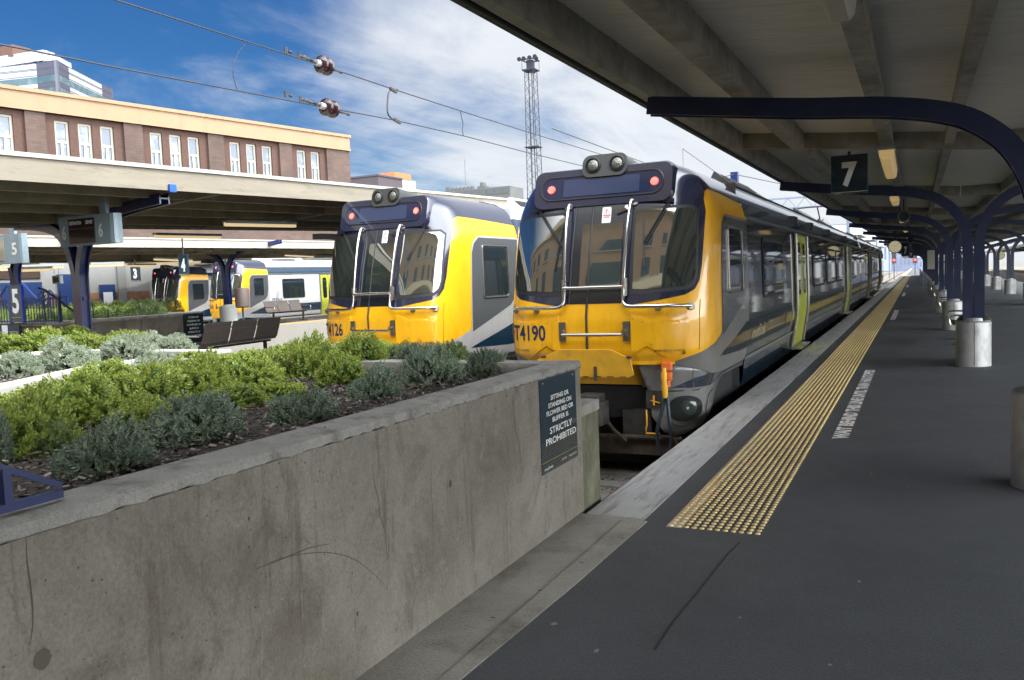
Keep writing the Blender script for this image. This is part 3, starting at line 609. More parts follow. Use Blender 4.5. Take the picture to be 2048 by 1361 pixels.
for i,(x0,x1,z) in enumerate(((-15.0,-9.0,0),(-28.0,-22.0,.30),(10.8,16.8,0))):
    b=MB(); b.box(x0+.5,x1-.5,5.3,200,-1.1,z-.004); struct(b.make('platform',ASPH))
    b=MB()
    for a,c in ((x0,x0+.5),(x1-.5,x1)): b.box(a,c,5.3,200,-1.1,z)
    struct(b.make('platform_edge',mat('pale_concrete',(.24,.225,.195),.85,var=.2,vscale=2,dirt=(.2,.19,.17),dscale=2,dth=(.45,.75))))
    b=MB()
    for a in (x0+.75,x1-1.05): b.box(a,a+.30,5.6,200,z-.003,z+.006)
    tag(b.make('tactile_paving',mat('yellow_tactile',(.70,.42,.06),.7,var=.1)),['yellow tactile strips on the platform behind the steel bench','yellow strips along the platform edge in front of the white train','yellow tactile strips on the next platform to the right'][i],'paving')
# rails
for i,cx in enumerate((-3.61,-7.5,-16.6,-20.5,-29.5,-33.4,8.6,18.3)):
    b=MB(); t_=MB()
    for s in (-.56,.56):
        for y0,y1 in ((6.2,300),): 
            b.box(cx+s-.065,cx+s+.065,y0,y1,-.87,-.845); b.box(cx+s-.012,cx+s+.012,y0,y1,-.845,-.745); t_.box(cx+s-.034,cx+s+.034,y0,y1,-.745,-.715)
    R=b.make('railway_track',RUST); tag(R,['rusty rails under the nearest train','rails under the second train with lit yellow side','empty track left of the bench platform','second empty track left of the bench platform','rails under the white train','rails under the farthest train','track right of the roofed platform','track beyond the next platform on the right'][i],'track')
    t_.make('rail_head',RTOP if i>1 else RUST,R)
    if i<2 or i==6:
        s_=MB(); y=6.4
        while y<60: s_.box(cx-1.1,cx+1.1,y,y+.24,-.88,-.835); y+=.62
        s_.make('sleepers',mat('sleeper_concrete',(.16,.15,.13),.9,var=.3),R)
# loose stones in the visible track pit
rnd=random.Random(3); b=MB()
for i in range(1500):
    x=rnd.uniform(-5.2,-2.3); y=rnd.uniform(6.3,11.5); r=rnd.uniform(.012,.032); z=-.86+r*.4
    q=Matrix.Rotation(rnd.uniform(0,6),3,'Z')@Matrix.Rotation(rnd.uniform(-.6,.6),3,'X')
    vs=[q@Vector((a*r*rnd.uniform(.7,1.3),c*r,d*r*.8)) for a,c,d in ((1,0,0),(-1,0,0),(0,1,0),(0,-1,0),(0,0,1),(0,0,-1))]
    b.add([v+Vector((x,y,z)) for v in vs],[(0,2,4),(2,1,4),(1,3,4),(3,0,4),(2,0,5),(1,2,5),(3,1,5),(0,3,5)])
tag(b.make('gravel',mat('gravel_stone',(.15,.135,.12),.9,var=.6,vscale=25)),kind='stuff')
# ---- tactile studs
TY=mat('tactile_yellow',(.84,.64,.28),.75,var=.14,vscale=9,dirt=(.36,.28,.14),dscale=11,dth=(.5,.75)); TY2=mat('tactile_clear_strip',(.34,.30,.24),.35,coat=.5,var=.1,vscale=20)
tp=thing('tactile_paving','yellow studded tactile strip along the edge of the nearest platform','paving',(-1.2,5.2,0))
b=MB(); x0=-1.505; pit=.0516; y0=5.46; lon=.0665
def stud(b,x,y):
    k=8; vs=[]; 
    for r,z in ((.0185,0),(.0165,.0045),(.010,.0065)):
        for j in range(k): a=2*math.pi*j/k; vs.append((x+r*math.cos(a),y+r*math.sin(a)*1.1,z))
    f=[(i*k+j,i*k+(j+1)%k,(i+1)*k+(j+1)%k,(i+1)*k+j) for i in range(2) for j in range(k)]; f.append(tuple(2*k+j for j in range(k))); b.add(vs,f)
nrow=int((24-y0)/lon)
for r in range(nrow):
    for c in range(12): stud(b,x0+c*pit,y0+r*lon)
b.make('studs',TY,tp,True,off=(-1.2,5.2,0),ang=60,fix=False)
b=MB(); yy=y0+nrow*lon
for c in range(12): 
    b.sweep([(x0+c*pit,yy-.03,0.002),(x0+c*pit,140,0.002)],[(-.017,0),(.017,0),(.012,.0055),(-.012,.0055)])
b.make('ribs',TY,tp,off=(-1.2,5.2,0))
b=MB(); b.box(x0-.028,x0+pit+.028,y0-.03,24,.0,.0022); b.make('clear_strip',TY2,tp,off=(-1.2,5.2,0))
# ---- painted words
def groundtext(s,x0,x1,y0,y1,label):
    T=thing('painted_line',label,'marking',((x0+x1)/2,y0,0),0,'worn white warning words painted on the platform')
    o=MB(); text('x',s,None,None,(x1,y0,.0045),(0,1,0),(-1,0,0),y1-y0,x1-x0,mb=o,bold=.055)
    o.make('lettering',mat('line_paint',(.90,.88,.85),.7,dirt=(.3,.3,.3),dscale=30,dth=(.62,.75)),T,off=((x0+x1)/2,y0,0),fix=False)
xa_=OZ(1663,878,0).x; ya_=OZ(1663,878,0).y; yb_=OZ(1747,741,0).y
WL=yb_-ya_
groundtext('WAIT BEHIND THIS LINE UNTIL TRAIN HAS STOPPED',xa_,xa_+.155,ya_,yb_,'white WAIT BEHIND THIS LINE words nearest the camera, right of the studs')
ya2=OZ(1780,641,0).y; yb2=OZ(1797,621,0).y
groundtext('WAIT BEHIND THIS LINE UNTIL TRAIN HAS STOPPED',xa_,xa_+.155,ya2,yb2,'second painted warning line, a small pale block up the platform')
for i,(pa,pb) in enumerate(((593,586),(575,571))):
    a=OZ(1806,pa,0).y; c=OZ(1811,pb,0).y
    groundtext('WAIT BEHIND THIS LINE UNTIL TRAIN HAS STOPPED',xa_,xa_+.155,a,c,['third painted warning line, a faint dash far up the platform','farthest painted warning line, a speck far up the platform'][i])
# small marks on the asphalt
for i,(px,py) in enumerate(((1193,1302),(1817,975),(1718,1163),(1660,1330),(1743,948),(1990,928),(1937,937),(1108,1248),(1480,1235))):
    p=OZ(px,py,.003); b=MB(); k=9; rr=rnd.uniform(.006,.012) if i else .012
    b.add([(p.x+rr*math.cos(6.28*j/k)*(1.4 if i%2 else 1)*rnd.uniform(.8,1.2),p.y+rr*1.6*math.sin(6.28*j/k)*rnd.uniform(.8,1.2),.003) for j in range(k)],[tuple(range(k))])
    tag(b.make('chewing_gum',mat('gum_grey',(.22,.215,.205),.8),fix=False),['large pale gum spot on the asphalt at the bottom centre','pale speck on the asphalt right of the painted words','faint gum spot right of the studs end','gum spot near the bottom edge right of centre','pale speck beside the painted words','pale speck left of the nearest column base','second speck left of the nearest column base','faint gum spot left of the large one','faint gum spot below the end of the studs'][i],'litter')
# scattered grit
b=MB(); rg=random.Random(21)
for i in range(700):
    x=rg.uniform(-1.5,3.2); y=2.2+rg.random()**1.6*14; r=rg.uniform(.0012,.0035); q=Matrix.Rotation(rg.uniform(0,6),3,'Z'); b.add([q@Vector((a*r*rg.uniform(.7,1.5),c*r,d*r*.6))+Vector((x,y,.001)) for a,c,d in ((1,0,0),(-1,0,0),(0,1,0),(0,-1,0),(0,0,1))],[(0,2,4),(2,1,4),(1,3,4),(3,0,4)])
tag(b.make('grit',mat('grit_pale',(.26,.25,.23),.9,var=.5,vscale=60),fix=False),kind='stuff')
# leaves and litter by the foot of the wall
for i,(px,py) in enumerate(((1163,1126),(1080,1182),(1246,1077),(1271,999),(985,1236))):
    p=OZ(px,py,.004); b=MB(); k=7; b.add([(p.x+.014*math.cos(6.28*j/k)*rg.uniform(.5,1.2),p.y+.006*math.sin(6.28*j/k)*rg.uniform(.6,1.3),.005+.002*(j%2)) for j in range(k)],[tuple(range(k))])
    tag(b.make('litter_scrap',mat('scrap_dark',(.045,.035,.025),.8),fix=False),['dark scrap on the concrete strip beside the flower bed end','dark scrap on the concrete strip, second from the white edge','dark mark where the white edge meets the concrete','dark scrap on the white platform edge','dark scrap low on the concrete strip'][i],'litter')
# crack filler line on the asphalt
b=MB(); pts=[OZ(*p,.0035) for p in ((1310,1300),(1350,1240),(1400,1180),(1455,1110),(1480,1085))]; b.sweep(pts,[(-.004,0),(.004,0),(.004,.001),(-.004,.001)]); tag(b.make('crack',mat('dark_crack',(.028,.029,.03),.9)),'thin dark crack in the asphalt below the studs','crack')

# ================================================================ near planter
PXW=-2.2; ZT=1.10; YE=5.64
P=thing('concrete_planter','long concrete flower bed with the stained wall in the foreground','planter',(-2.3,3,0)); of=(-2.3,3,0)
b=MB(); nseg=60
prof=[(0,.0),(0,ZT-.075),(.012,ZT-.07),(.016,ZT-.012),(-.004,ZT),(-.19,ZT),(-.20,ZT-.02),(-.20,.2)]
# wall with a slightly ragged coping edge
b.box(PXW-.185,PXW,-1.5,YE,-.02,ZT-.052); b.box(-6.35,PXW-.19,YE-.18,YE,-.02,ZT-.03)
b.make('wall',WALL,P,off=of)
b=MB(); vs=[]; n=240; rr_=random.Random(5)
for i in range(n+1):
    y=-1.5+(YE+1.5+.004)*i/n; j=rr_.uniform(-.006,.006); k=rr_.uniform(-.008,.006)
    vs+=[(PXW-.20,y,ZT-.10),(PXW-.198,y,ZT-.006),(PXW-.19,y,ZT),(PXW-.012,y,ZT+rr_.uniform(-.001,.001)),(PXW+.006+j*.3,y,ZT-.010),(PXW+.008+j*.4,y,ZT-.044+k),(PXW-.004,y,ZT-.052+k)]
b.add(vs,[(i*7+j,(i+1)*7+j,(i+1)*7+j+1,i*7+j+1) for i in range(n) for j in range(6)]); b.add([vs[n*7+j] for j in range(7)],[tuple(range(7))])
b.box(-6.3,PXW-.195,YE-.185,YE+.006,ZT-.09,ZT-.002,.008)
b.make('coping',COPE,P,True,off=of,ang=35,fix=True)
b=MB(); b.box(-6.3,PXW-.2,-1.5,YE-.18,.5,1.0); b.make('soil',mat('soil_dark',(.028,.022,.017),.95,var=.4,vscale=20,bump=.6,bscale=30),P,off=of)
# drips and scuffs on the wall face
def scuff(pts,w,m,name,label=None):
    b=MB(); V=[OX(px,py,PXW+.0015) for px,py in pts]; V=bez(V,5); k=len(V); vs=[]
    for i,p in enumerate(V):
        f=w*(.35+.65*math.sin(math.pi*(i+.5)/k)); t=(V[min(i+1,k-1)]-V[max(i-1,0)]).normalized(); nn=Vector((0,-t.z,t.y)); vs+=[p+nn*f/2,p-nn*f/2]
    b.add(vs,[(2*i,2*i+1,2*i+3,2*i+2) for i in range(k-1)]); return b.make(name,m,P,off=of,fix=False)
SC1=mat('scuff_dark',(.050,.043,.033),.9); SC2=mat('drip_brown',(.066,.050,.032),.9)
scuff([(512,1137),(560,1118),(610,1108),(660,1106),(710,1120),(755,1155),(775,1180)],.0035,SC1,'scuff_mark')
scuff([(512,1139),(545,1126),(580,1112),(620,1096),(660,1088)],.005,SC1,'scuff_mark')
scuff([(745,925),(747,960),(757,1000),(760,1030),(770,1062),(773,1100),(778,1120)],.006,SC2,'rust_drip'); scuff([(862,915),(863,985),(866,1050),(866,1110)],.004,SC2,'rust_drip')
scuff([(52,1070),(54,1120),(62,1180),(66,1240),(60,1290)],.005,SC2,'rust_drip'); scuff([(1027,800),(1030,850),(1038,890),(1042,930)],.007,SC2,'rust_drip')
def blotch(px,py,ry,rz,m,seed=1):
    r=random.Random(seed); c=OX(px,py,PXW+.0022); b=MB(); k=34; b.add([(c.x,c.y+ry*math.cos(6.28*j/k)*r.uniform(.86,1.1),c.z+rz*math.sin(6.28*j/k)*r.uniform(.86,1.1)) for j in range(k)],[tuple(range(k))]); b.make('stain',m,P,off=of,fix=False)
blotch(901,968,.015,.022,SC1,4); blotch(85,1318,.026,.030,mat('damp_patch',(.070,.060,.046),.9),2); blotch(1013,792,.008,.008,RUB,3); blotch(650,1105-250,.004,.004,SC1,3); blotch(715,1228,.008,.012,SC1,8); blotch(498,1038,.006,.008,SC1,9)
# buffer block behind
b=MB(); b.box(-3.2,PXW-.01,YE+.0,6.02,-.8,.68); o=b.make('concrete_block',mat('mossy_concrete',(.13,.125,.085),.9,var=.35,vscale=5,bump=.4,bscale=40,dirt=(.055,.06,.025),dscale=4,dth=(.4,.65),dstretch=(1,1,.4))); tag(o,'mossy green concrete buffer block behind the end of the flower bed wall','block')
b=MB(); b.box(-3.21,PXW+.0,YE+.005,6.035,.682,.765,.012); b.make('cap',COPE,o)
# far walls of the bed and the second bed
P2=thing('concrete_planter','low white edged bed of grey-green shrubs behind the nearest one','planter',(-7.4,4,0)); o2=(-7.4,4,0)
kp=[(-3.9,.2),(-5.0,2.3),(-5.69,3.64),(-6.27,4.75),(-6.42,5.62)]
b=MB(); b.sweep([(x,y,.53) for x,y in kp],[(-.08,-.52),(.08,-.52),(.08,.52),(-.08,.52)]); b.make('wall',CONC,P,off=of)
b=MB(); b.sweep([(x,y,ZT-.02) for x,y in kp],[(-.11,-.028),(.11,-.028),(.11,.028),(-.11,.028)]); b.make('kerb_top',mat('bleached_concrete',(.42,.41,.38),.85,var=.12,vscale=4),P,off=of)
b=MB(); b.box(-9.0,-6.36,6.3,6.48,0,ZT-.04); b.box(-9.0,-8.85,-1.5,6.3,0,ZT-.04); b.make('wall',CONC,P2,off=o2)
b=MB(); b.box(-9.02,-6.36,6.29,6.50,ZT-.038,ZT,.01); b.box(-9.02,-8.83,-1.5,6.288,ZT-.038,ZT,.01); b.make('kerb_top',MATS['bleached_concrete'],P2,off=o2)
b=MB(); b.box(-8.85,-6.37,-1.5,6.3,.5,1.0); b.make('soil',MATS['soil_dark'],P2,off=o2)
# bark mulch
def chips(x0,x1,y0,y1,z,n,name,parent_mat,seed):
    r=random.Random(seed); b=MB()
    for i in range(n):
        x=r.uniform(x0,x1); y=r.uniform(y0,y1); l_=r.uniform(.015,.055); w_=r.uniform(.005,.014); q=Matrix.Rotation(r.uniform(0,6.28),3,'Z')@Matrix.Rotation(r.uniform(-.45,.45),3,'Y')@Matrix.Rotation(r.uniform(-.7,.7),3,'X')
        c=Vector((x,y,z+r.uniform(0,.035))); h=.004
        vs=[c+q@Vector((a*l_/2*(.6 if k else 1),d*w_/2,e*h/2)) for k,(a,d,e) in enumerate(((-1,-1,-1),(1,-1,-1),(1,1,-1),(-1,1,-1),(-1,-1,1),(1,-1,1),(1,1,1),(-1,1,1)))]
        b.add(vs,[(0,3,2,1),(4,5,6,7),(0,1,5,4),(1,2,6,5),(2,3,7,6),(3,0,4,7)])
    return tag(b.make(name,parent_mat,fix=False),kind='stuff')
CH1=mat('bark_chip_dark',(.055,.042,.034),.85,var=.5,vscale=14); CH2=mat('bark_chip_pale',(.20,.165,.14),.85,var=.5,vscale=14)
chips(-4.2,PXW-.21,.8,YE-.2,1.003,5200,'bark_mulch',CH1,1); chips(-4.2,PXW-.21,.8,YE-.2,1.008,1700,'bark_mulch',CH2,2)
chips(-8.6,-6.4,2,6.2,1.005,1200,'bark_mulch',CH2,3)
# notice on the wall
SB=mat('sign_navy',(.010,.024,.036),.22,coat=.7); SG=mat('sign_gold_line',(.30,.28,.05),.5); STX=mat('sign_letter',(.58,.57,.50),.6)
tl=OX(1078,763,PXW+.006); tr=OX(1150,738,PXW+.006); bl=OX(1083,951,PXW+.006)
sy0,sy1,sz0,sz1=tl.y,tr.y,.425,1.045
NB=thing('notice_board','dark notice reading SITTING OR STANDING ON FLOWER BED on the near wall','sign',(PXW,sy0,sz0)); ofn=(PXW,sy0,sz0)
b=MB(); b.box(PXW+.001,PXW+.006,sy0,sy1,sz0,sz1); b.make('panel',SB,NB,off=ofn)
SW=sy1-sy0; SH=sz1-sz0
def nt_(s,cy,z,w,h,m=STX,bold=.015): text('lettering',s,m,NB,(PXW+.0075,sy0+cy*SW-w*SW/2,sz0+z*SH),(0,1,0),(0,0,1),w*SW,h*SH,off=ofn,bold=bold)
nt_('SITTING OR',.53,.755,.50,.052); nt_('STANDING ON',.53,.675,.64,.052); nt_('FLOWER BED OR',.53,.595,.74,.052); nt_('BUFFER IS',.53,.515,.44,.052); nt_('STRICTLY',.54,.395,.62,.072,bold=.012); nt_('PROHIBITED',.54,.285,.84,.072,bold=.012)
b=MB(); b.box(PXW+.0065,PXW+.0075,sy0,sy1,sz0+.118*SH,sz0+.122*SH); b.make('gold_line',SG,NB,off=ofn)
nt_('metlink',.17,.03,.22,.035,bold=.0); nt_('greater',.60,.045,.14,.025,bold=0); nt_('WELLINGTON',.84,.045,.22,.022,bold=0)
b=MB()
for a,c in ((.09,.955),(.92,.955)): b.lathe([(.008,0),(.006,.003)],(PXW+.0065,sy0+a*SW,sz0+c*SH),(1,0,0),12)
b.make('screw',CHR,NB,off=ofn)
# blue railing corner
BLUE=mat('blue_railing_paint',(.007,.016,.075),.35,coat=.3,var=.15,vscale=20,dirt=(.006,.012,.05),dscale=9,dth=(.55,.8))
G=thing('railing','dark blue railing end with sloping brace on the near wall','railing',(-2.3,1.5,ZT)); og=(-2.3,1.5,ZT)
b=MB(); xr=-2.29
e=OX(122,994,xr); e=Vector((xr,e.y,ZT+.022)); s0=Vector((xr,.6,ZT+.022)); b.bar(s0,e,.026,.024)
p=OX(5,937,xr); q=OX(122,985,xr); q=Vector((xr,q.y,ZT+.045)); dirv=(p-q).normalized(); b.bar(q,q+dirv*.75,.018,.018)
v=OX(14,1010,xr); b.bar(Vector((xr,v.y,ZT+.03)),Vector((xr,v.y,p.z-.0)),.024,.024); b.make('frame',BLUE,G,off=og)
# ================================================================ shrubs
def leafmat(name,c1,c2,rough=.5,tr=.25):
    m=bpy.data.materials.new(name); m.use_nodes=True; n=m.node_tree.nodes; l=m.node_tree.links; b=n['Principled BSDF']; b.inputs['Roughness'].default_value=rough
    g=n.new('ShaderNodeNewGeometry'); mx=n.new('ShaderNodeMix'); mx.data_type='RGBA'; l.new(g.outputs['Random Per Island'],mx.inputs[0]); mx.inputs[6].default_value=(*c1,1); mx.inputs[7].default_value=(*c2,1)
    oi=n.new('ShaderNodeObjectInfo'); h=n.new('ShaderNodeHueSaturation'); r=n.new('ShaderNodeMapRange'); r.inputs['To Min'].default_value=.82; r.inputs['To Max'].default_value=1.2; l.new(oi.outputs['Random'],r.inputs[0]); l.new(r.outputs[0],h.inputs['Value']); l.new(mx.outputs[2],h.inputs['Color']); l.new(h.outputs[0],b.inputs['Base Color'])
    t=n.new('ShaderNodeBsdfTranslucent'); l.new(h.outputs[0],t.inputs[0]); ms=n.new('ShaderNodeMixShader'); ms.inputs[0].default_value=tr; l.new(b.outputs[0],ms.inputs[1]); l.new(t.outputs[0],ms.inputs[2]); l.new(ms.outputs[0],n['Material Output'].inputs[0]); return m
L_BLUE=leafmat('hebe_leaf_blue',(.080,.118,.078),(.24,.30,.20),.38); L_YEL=leafmat('hebe_leaf_yellow',(.12,.19,.035),(.38,.43,.085),.5,.3); L_GRN=leafmat('hebe_leaf_green',(.055,.12,.022),(.19,.28,.05),.5,.3)
L_DKG=leafmat('hebe_leaf_dark',(.07,.12,.04),(.17,.22,.07),.5)
L_PALE=leafmat('hebe_leaf_pale',(.20,.26,.17),(.36,.40,.29),.45); STEM=mat('twig_brown',(.05,.035,.022),.8)
def shrub_mesh(name,seed,kind,R=.22,Hh=.26,nsp=260,leaf=.016,pairs=8,lod=1):
    r=random.Random(seed); b=MB(); st=MB(); tips=MB()
    lumps=[(r.uniform(0,6.28),r.uniform(.1,1.3),r.uniform(.62,1.22)) for _ in range(9)]
    for i in range(nsp):
        th=r.uniform(0,6.283); ph=math.acos(r.uniform(-.12,1))
        d=Vector((math.sin(ph)*math.cos(th),math.sin(ph)*math.sin(th),math.cos(ph)))
        k=1.
        for a,e,s in lumps:
            c=Vector((math.sin(e)*math.cos(a),math.sin(e)*math.sin(a),math.cos(e))); 
            if d.dot(c)>.75: k*=1+(s-1)*(d.dot(c)-.75)*4
        rad=r.uniform(.72,1.04)**.6*k
        p=Vector((d.x*R*rad,d.y*R*rad,d.z*Hh*rad+Hh*.10))
        ax=(d*.9+Vector((r.uniform(-.45,.45),r.uniform(-.45,.45),r.uniform(.15,.75)))).normalized()
        L0=leaf*r.uniform(.8,1.2); n_=pairs+r.randint(-1,2); step=L0*.36
        u=ax.orthogonal().normalized(); v=ax.cross(u); base=p-ax*step*n_
        if lod>0 and i%3==0: st.tube([Vector((p.x*.15,p.y*.15,0)),base*.6+Vector((0,0,.02)),base],.0022,3)
        for j in range(n_):
            f=j/(n_-1); rot=(math.pi/2)*(j%2)+th; lt=L0*(1.05-.55*f*f); c=base+ax*step*j
            for s in (0,math.pi):
                a=rot+s+r.uniform(-.2,.2); o=u*math.cos(a)+v*math.sin(a); spread=1.05-.65*f
                dr=(o*spread+ax*(.45+.75*f)).normalized(); sd=dr.cross(ax); 
                if sd.length<1e-4: continue
                sd.normalize(); wd=lt*.27; up_=sd.cross(dr)*lt*.08
                q=[c,c+dr*lt*.5+sd*wd-up_,c+dr*lt,c+dr*lt*.5-sd*wd-up_]
                tgt=tips if (kind=='yel' and f>(.42 if nsp>200 else .1)) else b
                tgt.add(q,[(0,1,2,3)])
    return b,st,tips
def make_shrub_proto(kind,seed,label,group,**kw):
    b,st,tips=shrub_mesh(kind,seed,kind,**kw)
    T=thing('shrub',label,'shrub',(0,0,-50),0,group)
    m={'blue':L_BLUE,'yel':L_GRN,'pale':L_PALE,'dk':L_DKG}[kind]
    b.make('foliage',m,T,fix=False)
    if tips.v: tips.make('young_leaves',L_YEL,T,fix=False)
    if st.v: st.make('stem',STEM,T,fix=False)
    return T
GR='clipped hebe shrubs growing in the flower beds'
proto={}
for k in ('blue','yel','pale','dk'):
    proto[k]=[make_shrub_proto(k,10+i*7+len(k),'x',GR,nsp=520 if k!='yel' else 520,leaf={'blue':.023,'yel':.030,'pale':.021,'dk':.022}[k],pairs={'blue':9,'yel':8,'pale':7,'dk':7}[k]) for i in range(3 if k!='dk' else 1)]
protoS={k:[make_shrub_proto(k,50+i,'x',GR,nsp=190,leaf=.034,pairs=5,lod=0) for i in range(2)] for k in ('yel','dk')}
used={}
rs=random.Random(11)
def put(kind,p,w,h,label,pool=proto,i=[0]):
    L=pool[kind]; q=L[i[0]%len(L)]; i[0]+=1; sc=(w/.49,w/.49*rs.uniform(.9,1.1),h/.30)
    if q.name in used: o=dup(q,p,rs.uniform(0,6.28),label,GR,sc)
    else: used[q.name]=1; q.location=p; q.rotation_euler=(0,0,rs.uniform(0,6.28)); q.scale=sc; q['label']=label; o=q
    return o
def depth(p): return (p-EYE).dot(Vector((dx.z,d1.z,up.z)))
def near(kind,px,py,wpx,hpx,label,z=1.0):
    p=OZ(px,py,z); D=depth(p); p.z-=.02; put(kind,p,wpx/FOC*D*1.16,hpx/FOC*D*1.05,label)
B_='grey-blue shrub '; Y_='yellow-green shrub '; W_2='pale grey-green shrub '
for k,px,py,wp,hp,lab in (
 ('blue',212,940,205,128,B_+'nearest the camera, just right of the blue railing'),
 ('blue',392,880,190,122,B_+'second along the front row, left of bare mulch'),
 ('blue',605,842,148,100,B_+'third along the front row, in the middle of the wall'),
 ('blue',750,795,118,80,B_+'small and low, fourth along the front row'),
 ('blue',862,768,136,98,B_+'fifth along the front row, below the second train number'),
 ('blue',972,750,112,86,B_+'last of the front row, by the corner of the wall'),
 ('blue',-20,930,100,130,B_+'cut by the left edge beside the blue railing'),
 ('yel',60,905,210,150,Y_+'dark and large at the left edge above the blue railing'),
 ('yel',170,850,190,105,Y_+'behind the nearest grey-blue one'),
 ('yel',290,815,190,115,Y_+'between the first two grey-blue ones, one row back'),
 ('yel',400,795,180,105,Y_+'right behind the second grey-blue one'),
 ('yel',500,775,150,72,Y_+'left of the bare mulch gap in the middle'),
 ('yel',20,845,170,85,Y_+'at the left edge in the second row'),
 ('yel',110,815,160,62,Y_+'third row back at the left'),
 ('yel',225,780,150,60,Y_+'third row back below the white kerb'),
 ('yel',330,765,150,62,Y_+'right of the white kerb end'),
 ('yel',440,750,150,45,Y_+'back row below the steel bench'),
 ('yel',540,752,140,52,Y_+'back row left of the small grey one'),
 ('yel',625,755,130,110,Y_+'upright, under the second train number'),
 ('yel',720,742,120,90,Y_+'last yellow one, before the second train cover'),
 ('yel',560,722,110,32,Y_+'far back row below the train platform'),
 ('yel',650,716,100,36,Y_+'far back row against the second train'),
 ('yel',765,716,80,45,Y_+'tinged brown at the far edge below the second train'),
 ('pale',60,805,150,48,W_2+'left end of the third row in front of the white kerb'),
 ('pale',300,745,110,50,W_2+'by the white kerb in the middle'),
 ('pale',600,705,70,35,W_2+'small one far back at the second train'),
 ('pale',690,704,70,35,W_2+'small one beneath the second train number'),
 ('blue',830,735,90,60,B_+'second row behind the fifth one'),
 ('dk',905,722,90,50,'dark green shrub behind the fifth grey-blue one at the end of the bed'),
 ('dk',800,722,90,46,'dark green shrub at the far end below the second train'),
 ('yel',560,800,120,60,'yellow-green shrub left behind the third grey-blue one'),
 ('yel',470,815,130,60,'yellow-green shrub low beside the mulch gap'),
 ('yel',680,770,110,66,'yellow-green shrub between the third and fourth grey-blue ones'),
 ('dk',110,905,150,90,'dark green shrub left of the nearest grey-blue one'),
 ('yel',290,855,150,80,'yellow-green shrub wedged between the first two grey-blue ones'),
 ('yel',610,738,120,48,Y_+'small, just behind the upright one'),
 ('yel',480,726,130,34,Y_+'back row right of the steel bench'),
 ('yel',390,726,120,30,Y_+'back row at the bench corner')):
    near(k,px,py,wp,hp,lab)
for k,px,py,wp,hp,lab in (
 ('pale',30,748,120,72,W_2+'first beyond the white kerb at the left edge'),
 ('pale',140,735,120,70,W_2+'second beyond the white kerb'),
 ('pale',258,718,110,62,W_2+'third beyond the white kerb'),
 ('pale',355,704,92,56,W_2+'last beyond the white kerb, below the bench'),
 ('pale',308,700,80,44,W_2+'half hidden between the last two beyond the kerb'),
 ('yel',20,715,120,55,Y_+'beyond the white kerb at the left edge'),
 ('yel',95,712,120,55,Y_+'beyond the kerb between the first two pale ones'),
 ('yel',190,705,120,55,Y_+'beyond the kerb at the foot of the blue columns'),
 ('yel',265,692,100,38,Y_+'far side of the bed right of the blue columns'),
 ('yel',150,690,100,38,Y_+'far side of the bed left of the blue columns'),
 ('yel',70,700,100,40,Y_+'far side of the bed near the left edge')):
    near(k,px,py,wp,hp,lab,1.02)
for L in list(proto.values())+list(protoS.values()):
    pass
# ================================================================ station roofs
NAVS=mat('navy_steel_paint',(.009,.016,.052),.35,coat=.25,var=.2,vscale=8,dirt=(.02,.02,.024),dscale=12,dth=(.6,.8))
NAVB=mat('blue_steel_paint',(.006,.016,.085),.32,coat=.3,dirt=(.006,.012,.05),dscale=9,dth=(.55,.8))
SOFF=mat('soffit_boards',(.74,.72,.66),.8,var=.15,vscale=3,stretch=(1,14,1),bump=.2,bscale=25)
PURL=mat('purlin_timber',(.34,.33,.29),.85,var=.25,vscale=3,stretch=(1,.3,1),dirt=(.19,.18,.15),dscale=4,dth=(.45,.7))
FASD=mat('dark_fascia',(.075,.08,.075),.8,var=.3,vscale=3,stretch=(1,.4,1))
FASW=mat('weathered_timber',(.19,.168,.128),.8,var=.14,vscale=2.5,stretch=(1,.25,3),dirt=(.10,.088,.062),dscale=5,dth=(.55,.78),dstretch=(1,.3,2),bump=.15)
FLASH=mat('pale_flashing',(.34,.32,.29),.6)
PLIN=mat('plinth_grey_paint',(.47,.47,.445),.38,.25,var=.08,vscale=4,dirt=(.16,.16,.15),dscale=7,dth=(.5,.8),dstretch=(1,1,.4))
TUBEM=mat('lit_tube_warm',(.5,.44,.3),.4,emit=(1,.74,.40),estr=.22)
TUBED=mat('lamp_diffuser',(.40,.33,.19),.35,coat=.3,emit=(1,.66,.26),estr=.11)
GALV=mat('galvanised_grey',(.30,.31,.30),.45,.6)
ISEC=lambda w,h,t:[(-w/2,-h/2),(w/2,-h/2),(w/2,-h/2+t),(t/2,-h/2+t),(t/2,h/2-t),(w/2,h/2-t),(w/2,h/2),(-w/2,h/2),(-w/2,h/2-t),(-t/2,h/2-t),(-t/2,-h/2+t),(-w/2,-h/2+t)]
